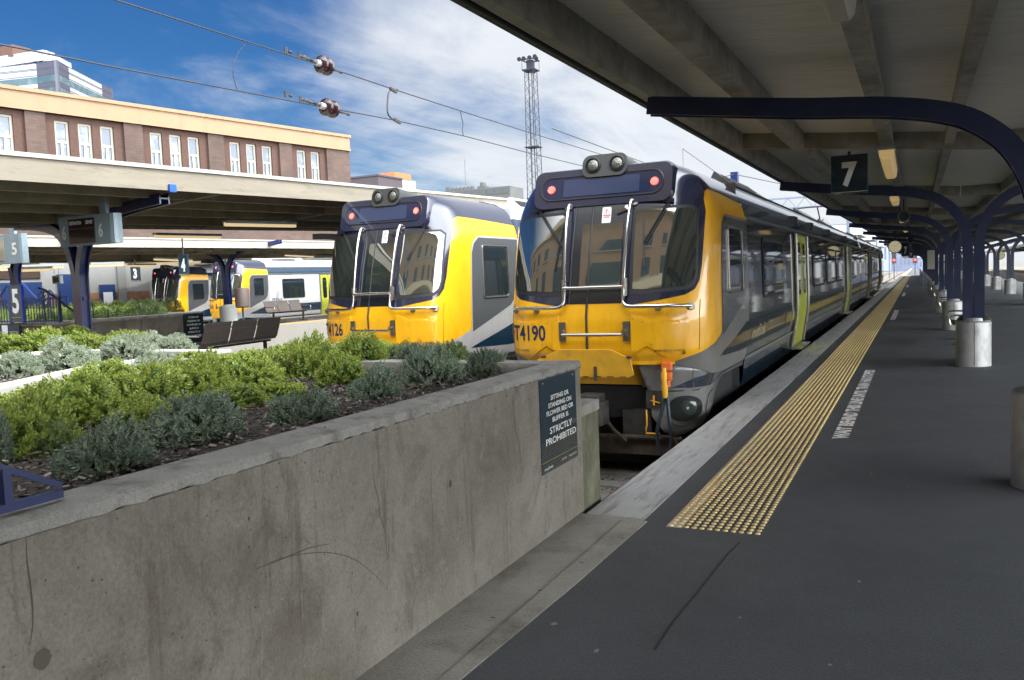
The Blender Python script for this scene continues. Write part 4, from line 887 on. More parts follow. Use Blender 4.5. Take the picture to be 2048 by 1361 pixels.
def column_proto(label,m,group,reach=(2.98,2.98),pr=.24,ph=.74,two=True,rise=.30,plm=None,gap=.082):
    T=thing('steel_column',label,'column',(0,0,-60),0,group)
    for s,rc in ((-1,reach[0]),(1,reach[1])):
        pts=[(gap,ph-.02),(gap,1.9),(gap+.03,2.2),(.23,2.48),(.41,2.68),(.66,2.82),(1.1,2.92),(1.8,3.0),(rc,3.0+rise*(rc-1.8)/1.2*.55)]
        b=MB(); b.sweep(bez([(s*a,0,z) for a,z in pts],5),ISEC(.15,.15,.022),upv=(0,1,0)) ; b.make('curved_arm',m,T)
    b=MB(); b.lathe([(pr,0),(pr,ph-.03),(pr-.02,ph-.012),(pr-.05,ph-.005),(0,ph)],seg=32); p=b.make('plinth',plm or PLIN,T,True)
    b=MB(); b.lathe([(pr*.62,ph-.01),(pr*.55,ph+.04),(.0,ph+.05)],seg=24); b.make('collar',plm or PLIN,p,True)
    b=MB(); b.box(-.004,.004,-pr-.0015,-pr+.01,0.01,ph-.02); b.make('seam',RUB,p)
    b=MB()
    for z in (.9,1.7): b.box(-.14,.14,-.03,.03,z,z+.05)
    b.make('bolted_plate',m,T)
    return T
# ---- roof over the near platform (columns in two rows, x = .82 and 4.2)
def roof(name,label,xs,zs,y0,y1,purl,mats,zslope=0.,cross=(),yref=0,fas=.30,loc=None,fx=(True,True),flash=False,deckt=.06):
    soff,pur,fasc=mats; T=thing(name,label,'roof',(xs[0],max(y0,0),zs[0])); of_=(xs[0],max(y0,0),zs[0])
    def zy(y): return zslope*(y-yref)
    b=MB(); k=len(xs); vs=[]
    for y in (y0,y1):
        vs+=[(xs[i],y,zs[i]+zy(y)) for i in range(k)]+[(xs[i],y,zs[i]+deckt+zy(y)) for i in range(k)]
    f=[]
    for i in range(k-1): f+=[(i,i+1,2*k+i+1,2*k+i),(k+i,3*k+i,3*k+i+1,k+i+1)]
    b.add(vs,f); b.make('soffit',soff,T,off=of_)
    b=MB()
    def zat(x): return itp(x,xs,zs)
    for x,wd,dp in purl: b.add([(x+a,y,zat(x)-c+zy(y)) for y in (y0,y1) for a,c in ((-wd/2,dp),(wd/2,dp),(wd/2,.0),(-wd/2,.0))],[(0,1,5,4),(1,2,6,5),(2,3,7,6),(3,0,4,7),(0,3,2,1),(4,5,6,7)])
    b.make('purlins',pur,T,off=of_)
    b=MB()
    for y in cross:
        for i in range(k-1):
            b.add([(xs[i]+.03,y+dy,zs[i]-c+zy(y)) for dy in (-.06,.06) for c in (.20,0)]+[(xs[i+1]-.0,y+dy,zs[i+1]-c+zy(y)) for dy in (-.06,.06) for c in (.20,0)],[(0,1,5,4),(2,3,7,6),(0,4,6,2),(1,3,7,5)])
    if cross: b.make('cross_beams',pur,T,off=of_)
    for side,x,zz in ((0,xs[0],zs[0]),(1,xs[-1],zs[-1])):
        if not fx[side]: continue
        s=-1 if side==0 else 1
        b=MB(); b.add([(x+a,y,zz+c+zy(y)) for y in (y0,y1) for a,c in ((0,-fas+.07),(s*.045,-fas+.07),(s*.045,.07),(0,.07))],[(0,1,5,4),(1,2,6,5),(2,3,7,6),(3,0,4,7),(0,3,2,1),(4,5,6,7)]); b.make('fascia',fasc,T,off=of_)
        if flash:
            b=MB(); b.add([(x+a,y,zz+c+zy(y)) for y in (y0,y1) for a,c in ((-s*.05,.07),(s*.075,.07),(s*.075,.12),(-s*.05,.12))],[(0,1,5,4),(1,2,6,5),(2,3,7,6),(3,0,4,7),(0,3,2,1),(4,5,6,7)]); b.make('flashing',FLASH,T,off=of_)
    return T
SP_=8.35
cols=[7.3+SP_*i for i in range(-2,16)]
R7=roof('platform_roof','dark boarded roof over the nearest platform',[-2.22,.80,4.2,7.2],[3.50,3.20,3.20,3.50],-3.5,138,[(-1.38,.16,.20),(-.33,.14,.18),(.35,.10,.14),(1.6,.14,.18),(3.0,.14,.18),(5.3,.14,.18),(6.4,.14,.18),(-2.12,.10,.26)],(SOFF,PURL,FASD),cross=[c-SP_/2+.1 for c in cols],fas=.34,zslope=.005,yref=7)
cp=column_proto('x',NAVS,'navy steel columns in the row beside the platform edge',reach=(3.0,1.7),pr=.26)
ordn=['nearest navy column, its round base cut by the right edge','second navy column of the near row with a bin behind its base','third navy column of the near row, bench beside it','fourth navy column of the near row']
for i,y in enumerate(cols):
    if y<-3: continue
    k=i-2
    lab=ordn[k] if 0<=k<4 else ('navy column behind the camera' if k<0 else 'small far navy column in the long row beside the platform edge')
    if y==cols[2]: cp.location=(.89,y,0); cp['label']=lab
    else: dup(cp,(.82,y,0),label=lab)
for i,y in enumerate(cols):
    if y<20: continue
    dup(cp,(4.2,y,0),R_(180),label='far navy column of the second row, seen right of the near row',group='navy steel columns in the second row')
# lamps under the roof
def lampfix(p,L_,w_,label,m,rot=0,h=.09,body=GALV,name='ceiling_lamp',group=None):
    T=thing(name,label,'lamp',p,rot,group); b=MB(); b.box(-w_/2,w_/2,-L_/2,L_/2,0,.04,.008); b.make('housing',body,T)
    b=MB(); b.prism([(-w_/2*.92,0),(-w_/2*.8,-h*.7),(-w_/2*.5,-h),(w_/2*.5,-h),(w_/2*.8,-h*.7),(w_/2*.92,0)],lambda a,z:(a,-L_/2+.01,z),(0,L_-.02,0)); b.make('diffuser',m,T); return T
zl=2.93; a=OZ(1771,300,zl); c=OZ(1781,343,zl)
lampfix((a.x,(a.y+c.y)/2,zl),c.y-a.y,.17,'yellowish lamp hanging next to the large 7 sign',TUBED,math.atan2(-(c.x-a.x),c.y-a.y),h=.10)
b=MB(); 
la=OZ(1665,0,3.1); lampfix((-.36,la.y-.55,3.08),1.2,.17,'pale lamp cut by the top edge of the picture',mat('unlit_diffuser',(.5,.49,.4),.4),h=.09)
LG='small yellowish lamps in a row up the platform roof'
L0=lampfix((-.40,15.4+3.0,3.0),1.3,.17,'second yellowish lamp, in front of the round loudspeaker',TUBED,h=.10,group=LG)
for i,y in enumerate((26.5,34.8,43,51.5,60,68,76.5,85,93,101,110)): dup(L0,(-.40,y,3.0),label='tiny yellowish lamp in the far row under the roof')
# loudspeakers
for i,(px,py,yy,rr) in enumerate(((1807,433,21.5,.13),(1821,480,42,.16))):
    p=OY(px,py,yy); b=MB(); b.lathe([(rr*.75,.35),(rr,.30),(rr,0),(rr*.86,0),(rr*.80,.06),(0,.08)],p,(0,1,0),20); o=b.make('loudspeaker',mat('speaker_grey',(.14,.14,.14),.4,.3),smooth=True,ang=40,off=p[:]); o.location=p; tag(o,['round grey loudspeaker under the roof behind the second lamp','smaller round loudspeaker farther up the roof'][i],'loudspeaker')
    b=MB(); b.lathe([(rr*.8,.05),(0,.07)],(0,0,0),(0,1,0),20); b.bar((0,.15,rr*.8),(0,.15,3.2-p.z),.03); b.make('bracket',RUB,o)
# platform number signs
def numsign(p,w_,h_,s,label,m=SB,facing=-1,rz=0,tm=WHT,stripe=True,thick=.05,rod=.3):
    T=thing('platform_sign',label,'sign',p,rz); b=MB(); b.box(-w_/2,w_/2,0,thick,-h_,0,.004); b.make('panel',m,T)
    for f in (-1,1):
        y=-.003 if f<0 else thick+.003
        text('numeral',s,tm,T,((-1 if f<0 else 1)*w_*.20*len(s)**.3,y,-h_*.82),((1 if f<0 else -1),0,0),(0,0,1),w_*.42,h_*.64,bold=.05)
    if stripe:
        b=MB(); b.box(-w_/2,w_/2,-.004,0,-h_*.965,-h_*.945); b.make('stripe',mat('sign_stripe',(.35,.38,.32),.5),T)
        text('small_print','metlink',WHT,T,(-w_*.44,-.003,-h_*.995),(1,0,0),(0,0,1),w_*.22,h_*.025,bold=0)
    if rod: 
        b=MB(); b.bar((0,thick/2,0),(0,thick/2,rod),.03); b.make('hanger',RUB,T)
    return T
p=OY(1698,310,10.8); numsign((p.x,10.8,p.z),.405,.455,'7','large navy sign with a white 7 under the nearest roof',rod=.04)
p=OY(1811,489,46); numsign((p.x,46,p.z),.34,.60,'7','small distant sign with a white 7 right of the clock')
p=OY(1822,504,80); numsign((p.x,80,p.z),.34,.55,'7','tiny far sign with a 7 right of the second clock')
# clocks
def clock(p,r,label):
    T=thing('clock',label,'clock',p); b=MB(); b.lathe([(r,0),(r*1.04,.02),(r*1.04,.18),(r,.2)],(0,0,0),(0,1,0),28); b.make('case',mat('clock_rim',(.04,.04,.04),.4,.4),T,True)
    b=MB(); b.lathe([(r*.93,0),(0,.0)],(0,-.004,0),(0,-1,0),28); b.make('dial',mat('clock_face',(.52,.50,.38),.5,emit=(1,.95,.70),estr=.06),T)
    b=MB(); 
    for a in range(12): c_,s_=math.cos(a*math.pi/6),math.sin(a*math.pi/6); b.bar((c_*r*.78,-.008,s_*r*.78),(c_*r*.9,-.008,s_*r*.9),.02,.004)
    b.bar((0,-.012,0),(-r*.42,-.012,r*.30),.045,.006); b.bar((0,-.012,0),(r*.58,-.012,r*.5),.03,.006); b.make('hands',RUB,T)
    b=MB(); b.bar((0,.1,r),(0,.1,3.1-p[2]),.04); b.make('hanger',RUB,T)
p=OY(1790,494,43); clock(p[:],.29,'round white clock reading about eight past ten over the platform edge')
p=OY(1811,509,75); clock(p[:],.31,'smaller distant clock right of the first, over the platform edge')
p=OY(2000,511,70); clock(p[:],.31,'small clock among the columns on the right')
# small hanging sign in the columns
p=OY(1862,520,40); b=MB(); b.box(-.14,.14,0,.05,-.40,.40,.02); o=b.make('hanging_sign',mat('sign_cream',(.45,.45,.35),.6)); o.location=p; tag(o,'narrow cream sign hanging between the far columns','sign'); b=MB(); b.bar((0,.02,.4),(0,.02,1.2),.02); b.make('hanger',RUB,o)
# bins and benches on the near platform
BIN=mat('bin_brown',(.035,.03,.025),.4,.3)
def bin_(p,label,r=.26,h=.78):
    T=thing('litter_bin',label,'bin',p); b=MB(); b.lathe([(r*.8,.04),(r*.86,.1),(r*.86,h-.12),(r*.86,h-.1)],seg=24); b.make('body',BIN,T,True)
    b=MB(); b.lathe([(r,h-.10),(r*1.02,h-.07),(r*.9,h-.02),(r*.4,h+.05),(0,h+.06)],seg=24); b.make('lid',BIN,T,True); b=MB(); b.lathe([(r*1.0,h-.11),(r*1.04,h-.10),(r*1.04,h-.075),(r,h-.07)],seg=24)
    for a in (0,1.57,3.14,4.7): b.tube([(r*.95*math.cos(a),r*.95*math.sin(a),.02),(r*.95*math.cos(a),r*.95*math.sin(a),h-.1)],.012,6)
    b.make('chrome_trim',CHR,T,True)
bin_((.86,16.35,0),'dark litter bin with chrome rim right behind the second column base')
def bench(p,label,rz=0,L_=1.8,group=None):
    T=thing('bench',label,'bench',p,rz,group); n=3
    b=MB(); 
    for i in range(n):
        a=-L_/2+L_*i/n+.02; c=-L_/2+L_*(i+1)/n-.02
        V=[(.0,.44),(.18,.415),(.36,.43),(.42,.50),(.50,.72),(.54,.86)]
        for j in range(len(V)-1):
            (u0,z0),(u1,z1)=V[j],V[j+1]; b.add([(a,u0,z0),(c,u0,z0),(c,u1,z1),(a,u1,z1),(a,u0,z0-.012),(c,u0,z0-.012),(c,u1+.01,z1-.01),(a,u1+.01,z1-.01)],[(0,1,2,3),(7,6,5,4),(0,4,5,1),(3,2,6,7),(0,3,7,4),(1,5,6,2)])
    b.make('seat_panel',mat('perforated_steel',(.085,.07,.06),.45,.3,var=.15),T)
    b=MB()
    for x in (-L_/2,L_/2): b.tube(bez([(x,-.02,.44),(x,-.04,.56),(x,.05,.62),(x,.38,.62),(x,.46,.66)],4),.018,8)
    b.make('armrest',CHR,T,True)
    b=MB(); b.box(-L_/2,L_/2,.18,.23,.36,.40)
    for x in (-L_/2+.2,L_/2-.2): b.box(x-.025,x+.025,.17,.24,0,.38); b.box(x-.03,x+.03,.0,.42,0,.03)
    b.make('leg_frame',STEELD,T)
    return T
BG='steel benches along the column row of the near platform'
bb=bench((.62,20.2,0),'dark bench with chrome arm beside the third column base',R_(-90),1.8,BG)
for y,lab in ((28.6,'second dark bench up the column row'),(37,'third dark bench up the column row'),(45.3,'fourth small dark bench far up the column row')): dup(bb,(.62,y,0),label=lab)
dup(bb,(4.55,37.5,0),R_(90),'dark bench silhouetted at the far row of columns',BG)
# ================================================================ roof and columns of the next platform to the left
ZS6=.028
R6=roof('platform_roof','weathered timber edged roof over the left platform with the 6 sign',[-14.3,-12,-9.0],[3.05,3.0,3.20],-8,75,[(-9.6,.1,.2),(-10.4,.12,.2),(-11.2,.12,.2),(-12.6,.12,.2),(-13.5,.12,.2),(-14.0,.12,.2)],(mat('soffit_dark',(.30,.28,.22),.85,var=.25,vscale=2,stretch=(1,8,1)),mat('purlin_dark',(.22,.205,.16),.85,var=.25,vscale=3),FASW),zslope=ZS6,yref=6,cross=[1,5,9.2,13.3,17.5,21.7,26,30],fas=.27,flash=True)
c6=column_proto('blue steel column with two curved arms behind the shrubs',NAVB,'blue columns of the left platforms',reach=(2.3,2.8),gap=.072,rise=.1); c6.location=(-12,9.1,-.05); c6.rotation_euler=(0,0,-R_(14))
for y,l_ in ((.6,'blue column of the left platform, outside the left edge'),(17.2,'blue column of the left platform hidden behind the second train'),(25.5,'far blue column of the left platform')): dup(c6,(-12,y,0),label=l_)
# beam end, sunlit brightness painted into its blue
b=MB(); p=OX(345,378,-8.93); b.box(p.x-.02,p.x+.02,p.y-.055,p.y+.055,p.z-.05,p.z+.06,.01); tag(b.make('beam_end',mat('sunlit_blue_end',(.01,.07,.36),.4),off=p[:]),'blue steel beam end coloured sunlit bright under the left roof edge','bracket').location=p
# long tube lamps
def tubelamp(pa,pb,x,label,z=None,r=.05,lit=TUBEM):
    A=OX(*pa,x); B_2=OX(*pb,x) if z is None else OX(*pb,x); c=(A+B_2)/2; L_=(B_2-A).length
    T=thing('tube_lamp',label,'lamp',c,0,'long tube lamps under the station roofs'); q=MB(); d=(B_2-A)/2; q.bar(-d+Vector((0,0,r*.9)),d+Vector((0,0,r*.9)),r*2.6,r*1.0); q.make('housing',GALV,T)
    q=MB(); q.tube([-d,d],r*.75,8); q.make('tube',lit,T,True)
tubelamp((450,449),(590,452),-11.2,'lit tube lamp right of the middle under the left roof')
tubelamp((310,473),(440,475),-13.8,'thin lit tube lamp low under the left roof, above the white edge')
tubelamp((308,519),(384,522),-24,'short lit tube lamp above the farthest train')
tubelamp((570,511),(627,514),-24,'small lit tube lamp above the white train')
tubelamp((178,532),(245,530),-30,'lit tube lamp right of the blue columns, far roof',r=.09)
tubelamp((245,529),(400,524),-34,'long lit tube lamp behind the 3 sign',r=.09)
tubelamp((258,532),(310,532),-26,'small lit tube lamp left of the 3 sign',r=.06)
tubelamp((2,539),(125,534),-30,'long lit tube lamp at the left edge',r=.09); tubelamp((44,541),(102,539),-25,'short lit tube lamp below the long one at the left edge',r=.07)
tubelamp((0,533),(18,533),-20,'lit tube lamp end cut by the left edge',r=.05)
# destination indicator 6
SGREY=mat('sign_blue_grey',(.22,.28,.31),.4,.3,var=.1,vscale=3); 
def indicator(p,L_,h_,s,label,full=True):
    T=thing('departure_board',label,'sign',p); d_=.13
    b=MB(); k=[(0,0),(L_,0)]; pts=[(0,0),(L_-.08,0),(L_-.03,.02),(L_,.06),(L_,d_),(.0,d_)]; b.prism(pts,lambda a,c:(a,c,-h_),(0,0,h_)); b.make('case',SGREY,T)
    if full:
        b=MB(); b.box(L_*.19,L_*.66,-.012,0,-h_*.94,-h_*.10); pn=b.make('screen',mat('board_black',(.012,.012,.014),.15,coat=1.),T)
        text('heading','DESTINATION',WHT,pn,(L_*.21,-.016,-h_*.30),(1,0,0),(0,0,1),L_*.22,h_*.12); text('heading','DEPART',WHT,pn,(L_*.51,-.016,-h_*.30),(1,0,0),(0,0,1),L_*.13,h_*.12)
        b=MB(); b.box(L_*.195,L_*.655,-.016,-.013,-h_*.45,-h_*.44); b.make('red_line',LRED,pn)
        for x in (.05,.72): text('numeral',s,STX,T,(L_*x,-.006,-h_*.78),(1,0,0),(0,0,1),L_*.08,h_*.48,bold=.03)
    else:
        b=MB(); b.box(L_*.1,L_*.62,-.012,0,-h_*.9,-h_*.12); b.make('screen',mat('board_glass',(.25,.22,.16),.15,coat=1.),T); text('numeral',s,STX,T,(L_*.78,-.006,-h_*.72),(1,0,0),(0,0,1),L_*.11,h_*.42,bold=.03)
    b=MB(); b.box(L_*.72,L_*.83,.03,.09,0,.35); b.make('hanger',SGREY,T); return T
a=OY(117,441,8); c=OY(242,419,8); indicator((a.x,8,(a.z+c.z)/2),(c.x-a.x)*.88,.405,'6','grey departure board with 6 at both ends, hung under the left roof')
a=OY(-50,475,11.2); c=OY(42,467,11.2); indicator((a.x,11.2,(a.z+c.z)/2),c.x-a.x,.60,'5','departure board with a 5, cut by the left edge',False)
# ================================================================ roof, columns, fittings of the far left platform
R4=roof('platform_roof','far left platform roof with pale timber edge above the white train',[-26.4,-25,-22],[3.1,3.05,3.30],3,75,[(-22.7,.12,.2),(-23.6,.12,.2)],(MATS['soffit_dark'],MATS['purlin_dark'],mat('pale_timber',(.31,.285,.235),.8,var=.12,vscale=2)),zslope=.012,yref=14,cross=[10,14.2,18.4,22.6,26.8],fas=.26,flash=True)
roof('platform_roof','lowest and farthest roof along the brick building',[-41.5,-36,-31.5],[3.9,3.5,3.55],3,62,[(-34,.12,.2),(-36,.12,.2)],(MATS['soffit_dark'],MATS['purlin_dark'],MATS['dark_fascia']),cross=[10,20,30,40],fas=.3)
PLS=mat('plinth_pale',(.36,.38,.36),.5,.1,dirt=(.2,.2,.19),dscale=3,dth=(.5,.8))
c4=column_proto('blue column with pale round base beside the bin and the white train',NAVB,'blue columns of the left platforms',reach=(2.8,2.8),pr=.33,ph=.80,plm=PLS); c4.location=(-24.2,24.7,.33)
dup(c4,(-24.2,16.2,.33),label='dark blue column at the left end of the far platform'); dup(c4,(-24.2,33,.33),label='blue column hidden behind the white train')
T=thing('litter_bin','brown round bin on a thin post right of the pale column base','bin',OX(487,640,-22.8)); b=MB(); b.lathe([(.20,.45),(.26,.5),(.27,1.12),(.25,1.17),(0,1.2)],seg=20); b.make('body',mat('bin_rust_brown',(.10,.075,.065),.55,.2),T,True); b=MB(); b.tube([(0,0,-.2),(0,0,.46)],.035,8); b.make('post',STEELD,T)
b_=bench((-22.9,26.9,.36),'distant brown steel bench in front of the white train',R_(90),2.2)
# bench seen from behind
nb=bench((-13.6,13.75,.10),'brown perforated steel bench seen from behind, beyond the flower bed',R_(-84),2.6); nb.scale=(1,1,1.12)
for ch in nb.children:
    if ch.name.startswith('seat_panel'): ch.data.materials.clear(); ch.data.materials.append(mat('brown_mesh_steel',(.20,.165,.14),.5,.2,var=.3,vscale=30))
# far flower bed with gate number 5
FB=thing('concrete_planter','far flower bed with grey wall behind the blue columns','planter',(-16,12,0)); ofb=(-16,12,0)
b=MB(); b.box(-15.2,-15.0,10.5,14.5,0,1.17); b.box(-22,-15.2,10.5,10.7,0,1.17); b.box(-22,-15.2,14.3,14.5,0,1.17); b.make('wall',WALL,FB,off=ofb)
b=MB(); b.box(-15.22,-14.97,10.47,14.53,1.17,1.24,.01); b.box(-22,-15.23,10.47,10.72,1.17,1.24,.01); b.box(-22,-15.23,14.28,14.53,1.17,1.24,.01); b.make('coping',COPE,FB,off=ofb)
b=MB(); b.box(-22,-15.2,10.7,14.3,.6,1.1); b.make('soil',MATS['soil_dark'],FB,off=ofb)
k=0; lf={'yel':'yellow-green shrub in the far flower bed','dk':'dark green shrub along the wall of the far flower bed'}
for row,(x,kind) in enumerate(((-15.55,'dk'),(-16.2,'yel'),(-16.9,'yel'),(-17.7,'yel'),(-18.6,'yel'))):
    for i in range(7 if row else 6):
        put(kind if not (row and i==6) else 'dk',Vector((x+rs.uniform(-.1,.1),10.95+i*.52+rs.uniform(-.1,.1),1.08)),.72,.40,lf[kind if not (row and i==6) else 'dk'],protoS)
FB2=thing('concrete_planter','farthest flower bed in front of the brick hall','planter',(-27,18,-.42)); o3=(-27,18,0)
b=MB(); b.box(-26.2,-26,17,25,0,1.35); b.make('wall',CONC,FB2,off=o3); b=MB(); b.box(-30,-26.2,17,25,1.0,1.3); b.make('soil',MATS['soil_dark'],FB2,off=o3)
for i in range(9):
    for x in (-26.6,-27.6): put('yel' if i<6 else 'dk',Vector((x,17.3+i*.85,.90)),1.1,.62,'distant low shrub in the farthest flower bed',protoS)
# gates with number boards
def gate(p0,w_,s,label,hz_=1.45,z0=1.24,bars=6,panelw=.46,rz=0,col=None):
    T=thing('gate',label,'gate',p0,rz); b=MB()
    b.box(-w_/2,-panelw/2,-.02,.02,z0+.62,z0+.66); b.box(panelw/2,w_/2,-.02,.02,z0+.62,z0+.66); b.box(-w_/2,w_/2,-.02,.02,z0+.02,z0+.06)
    n=int(w_/.11)
    for i in range(n+1):
        x=-w_/2+w_*i/n
        if abs(x)>panelw/2: b.box(x-.008,x+.008,-.008,.008,z0,z0+.64)
    for x in (-w_/2,w_/2): b.box(x-.03,x+.03,-.03,.03,z0,z0+.68)
    b.make('railing',col or BLUE,T)
    b=MB(); b.box(-panelw/2-.05,-panelw/2,-.04,.04,z0,z0+1.02); b.box(panelw/2,panelw/2+.05,-.04,.04,z0,z0+1.02); 
    for s_ in (-1,1): b.sweep(bez([(s_*panelw/2,0,z0+1.05),(s_*(panelw/2+.12),0,z0+1.04),(s_*(panelw/2+.4),0,z0+.80),(s_*(panelw/2+.62),0,z0+.64)],4),[(-.02,-.03),(.02,-.03),(.02,.03),(-.02,.03)],upv=(0,1,0))
    b.make('frame',mat('sunlit_blue_paint',(.012,.04,.26),.35,coat=.4),T)
    b=MB(); b.box(-panelw/2,panelw/2,-.03,.01,z0+.02,z0+1.04); q=b.make('number_board',mat('board_charcoal',(.03,.032,.036),.25,coat=.6),T)
    text('numeral',s,WHT,q,(-panelw*.30,-.034,z0+.26),(1,0,0),(0,0,1),panelw*.60,.68,bold=.03)
    b=MB(); b.box(-panelw/2,panelw/2,-.034,-.03,z0+.15,z0+.16); b.make('stripe',mat('sign_yellow_line',(.45,.42,.08),.5),q); return T
pa=OY(37,640,10.45); gate((pa.x,10.44,1.24),3.4,'5','blue railing with a large number 5 board on the far flower bed wall',z0=0).scale=(.72,.72,.70)
pa=OY(-2,640,10.45)
pb=OY(94,610,17); gate((pb.x,17,1.38),3.4,'3','distant blue railing with a number 3 board',z0=0).scale=(.56,.56,.52)
b=MB(); q0=OX(92,617,-15.05); q1=OX(125,639,-15.05); b.tube([Vector((-15.05,10.5,1.9)),Vector((-15.05,q0.y,1.86)),Vector((-15.05,q1.y+.4,1.30))],.022,6)
for i in range(5): b.tube([(-15.05,10.6+i*.35,1.22),(-15.05,10.6+i*.35,1.84-.14*max(0,i-1))],.010,5)
tag(b.make('railing',NAVS,off=(-15.05,10.5,1.2)),'thin dark sloping rail on top of the far flower bed wall','railing').location=(-15.05,10.5,1.2)
# notice on the end of that bed
nn=thing('notice_board','small dark notice on the end of the far flower bed, above the bench','sign',(-14.98,13.9,.55)); b=MB(); b.box(-.0,.02,-.02,.56,.0,.66); b.make('panel',SB,nn)
for i,(s_,w_) in enumerate((('SITTING OR',.3),('STANDING ON',.36),('FLOWER BED OR',.42),('BUFFER IS',.26),('STRICTLY',.36),('PROHIBITED',.46))): text('lettering',s_,STX,nn,(.022,.27-w_/2,.56-.085*i),(0,1,0),(0,0,1),w_,.042)
# poster at the wall's front
pp=thing('notice_board','black notice with white centre strip on the front of the far flower bed','sign',(OY(15,680,10.4).x-.30,10.44,.35)); b=MB(); b.box(-.25,.62,0,.03,0,.85); b.make('panel',SB,pp); b=MB(); b.box(.10,.27,-.004,0,0,.85); b.make('white_strip',WHT,pp)
for i in range(8):
    b=MB(); b.box(-.22,.07,-.004,0,.08+.09*i,.10+.09*i); b.box(.31,.58,-.004,0,.08+.09*i,.10+.09*i); b.make('print_line',mat('print_grey',(.25,.25,.25),.6),pp)
p=OX(365,510,-20); numsign((p.x,p.y,p.z),.38,.62,'4','hanging dark sign with a white 4 above the farthest train',rod=.5)
p=OX(269,532,-28); numsign((p.x,p.y,p.z),.5,.62,'3','small hanging sign with a 3 near the hall wall',rod=.3)
# ================================================================ brick building
def brickmat():
    m=mat('dark_brick',(.11,.06,.05),.85,bump=0); n=m.node_tree.nodes; l=m.node_tree.links; b=n['Principled BSDF']
    tc_=n.new('ShaderNodeTexCoord'); sp=n.new('ShaderNodeSeparateXYZ'); l.new(tc_.outputs['Object'],sp.inputs[0]); cb=n.new('ShaderNodeCombineXYZ'); l.new(sp.outputs[0],cb.inputs[0]); l.new(sp.outputs[2],cb.inputs[1])
    t=n.new('ShaderNodeTexBrick'); t.inputs['Scale'].default_value=1; t.inputs['Brick Width'].default_value=.42; t.inputs['Row Height'].default_value=.16; t.inputs['Mortar Size'].default_value=.014; t.inputs['Color1'].default_value=(.080,.046,.034,1); t.inputs['Color2'].default_value=(.056,.036,.028,1); t.inputs['Mortar'].default_value=(.045,.035,.032,1); l.new(cb.outputs[0],t.inputs[0])
    q=n.new('ShaderNodeTexNoise'); q.inputs['Scale'].default_value=.5; q.inputs['Detail'].default_value=6; l.new(tc_.outputs['Object'],q.inputs[0]); r=n.new('ShaderNodeMapRange'); r.inputs['From Min'].default_value=.3; r.inputs['From Max'].default_value=.7; r.inputs['To Min'].default_value=.75; r.inputs['To Max'].default_value=1.3; l.new(q.outputs[0],r.inputs[0])
    v=n.new('ShaderNodeVectorMath'); v.operation='SCALE'; l.new(t.outputs[0],v.inputs[0]); l.new(r.outputs[0],v.inputs['Scale']); l.new(v.outputs[0],b.inputs['Base Color']); return m
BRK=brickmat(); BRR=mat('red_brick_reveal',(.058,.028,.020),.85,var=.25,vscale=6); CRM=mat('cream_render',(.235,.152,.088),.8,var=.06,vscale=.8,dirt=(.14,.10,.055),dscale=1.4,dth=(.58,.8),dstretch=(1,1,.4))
WFR=mat('cream_window_frame',(.30,.285,.23),.6); WGL=mat('window_glass',(.06,.08,.11),.08,coat=.3,dirt=(.15,.165,.175),dscale=.9,dth=(.5,.62)); 
ZB=13.2; A=OZ(0,170,ZB); B2=OZ(697,272,ZB); dv=(B2-A); dv.z=0; Ln=dv.length; dv.normalize()
A0=A-dv*34; p_=(A0.x,A0.y); q_=(B2.x,B2.y)
Lf=Ln+34
ang=math.atan2(dv.y,dv.x)   # local x along the face, local -y outwards (towards the tracks)
BD=thing('brick_building','long dark brick building with cream parapet behind the left roofs','building',(A0.x,A0.y,0),ang)
# local frame: x along face; y to the left of dv (away from tracks)
def F(px,py): d,z,_=OPL(px,py,p_,q_); return d,z
zt=F(350,(170+272)/2+0)[1]
zc0=F(0,218)[1]; zc1=F(697,300)[1]; zbase=(zc0+zc1)/2
wins=[(0,28,230,304),(113,143,242,312),(160,189,248,315),(204,233,253,319),(304,329,263,328),(343,367,268,331),(380,403,273,334),(464,484,283,341),(497,516,286,344),(529,547,291,347),(598,616,301,354),(627,642,303,356)]
W=[]
for a,c,t0,t1 in wins:
    x0=F(a,(t0+t1)/2)[0]; x1=F(c,(t0+t1)/2)[0]; W.append((x0,x1,F((a+c)/2,t0)[1]))
ztop=sum(w_[2] for w_ in W)/len(W); zbot=ztop-3.1
wd=sum(w_[1]-w_[0] for w_ in W[1:])/(len(W)-1)
WX=[(w_[0]+w_[1])/2 for w_ in W]; WX[0]=WX[1]-(WX[4]-WX[1])*1.0+0
groups=[[WX[0]],WX[1:4],WX[4:7],WX[7:10],WX[10:12]]
pitch=WX[2]-WX[1]
groups[0]=[WX[0]-2*pitch,WX[0]-pitch,WX[0]] if False else [F(14,260)[0]-2*pitch,F(14,260)[0]-pitch,F(14,260)[0]]
g0=groups[0][1]; step=groups[1][1]-g0
for k in (1,2): groups.insert(0,[x-step for x in groups[0]])
Z1=zbase
# wall with recessed window bays
b=MB(); edges=[]
for g in groups: edges.append((g[0]-wd/2-.55,g[-1]+wd/2+.55))
x=0.
for a,c in edges:
    if a>x: b.box(x,a,0,.5,4.3,Z1)
    x=max(x,c)
b.box(x,Lf,0,.5,4.3,Z1); b.box(0,Lf,.5,16,4.3,Z1); 
for a,c in edges: b.box(max(a,0),c,0,.5,ztop+.55,Z1); b.box(max(a,0),c,0,.5,4.3,zbot-.2)
b.box(0,Lf-.01,.5,16,0,4.3)
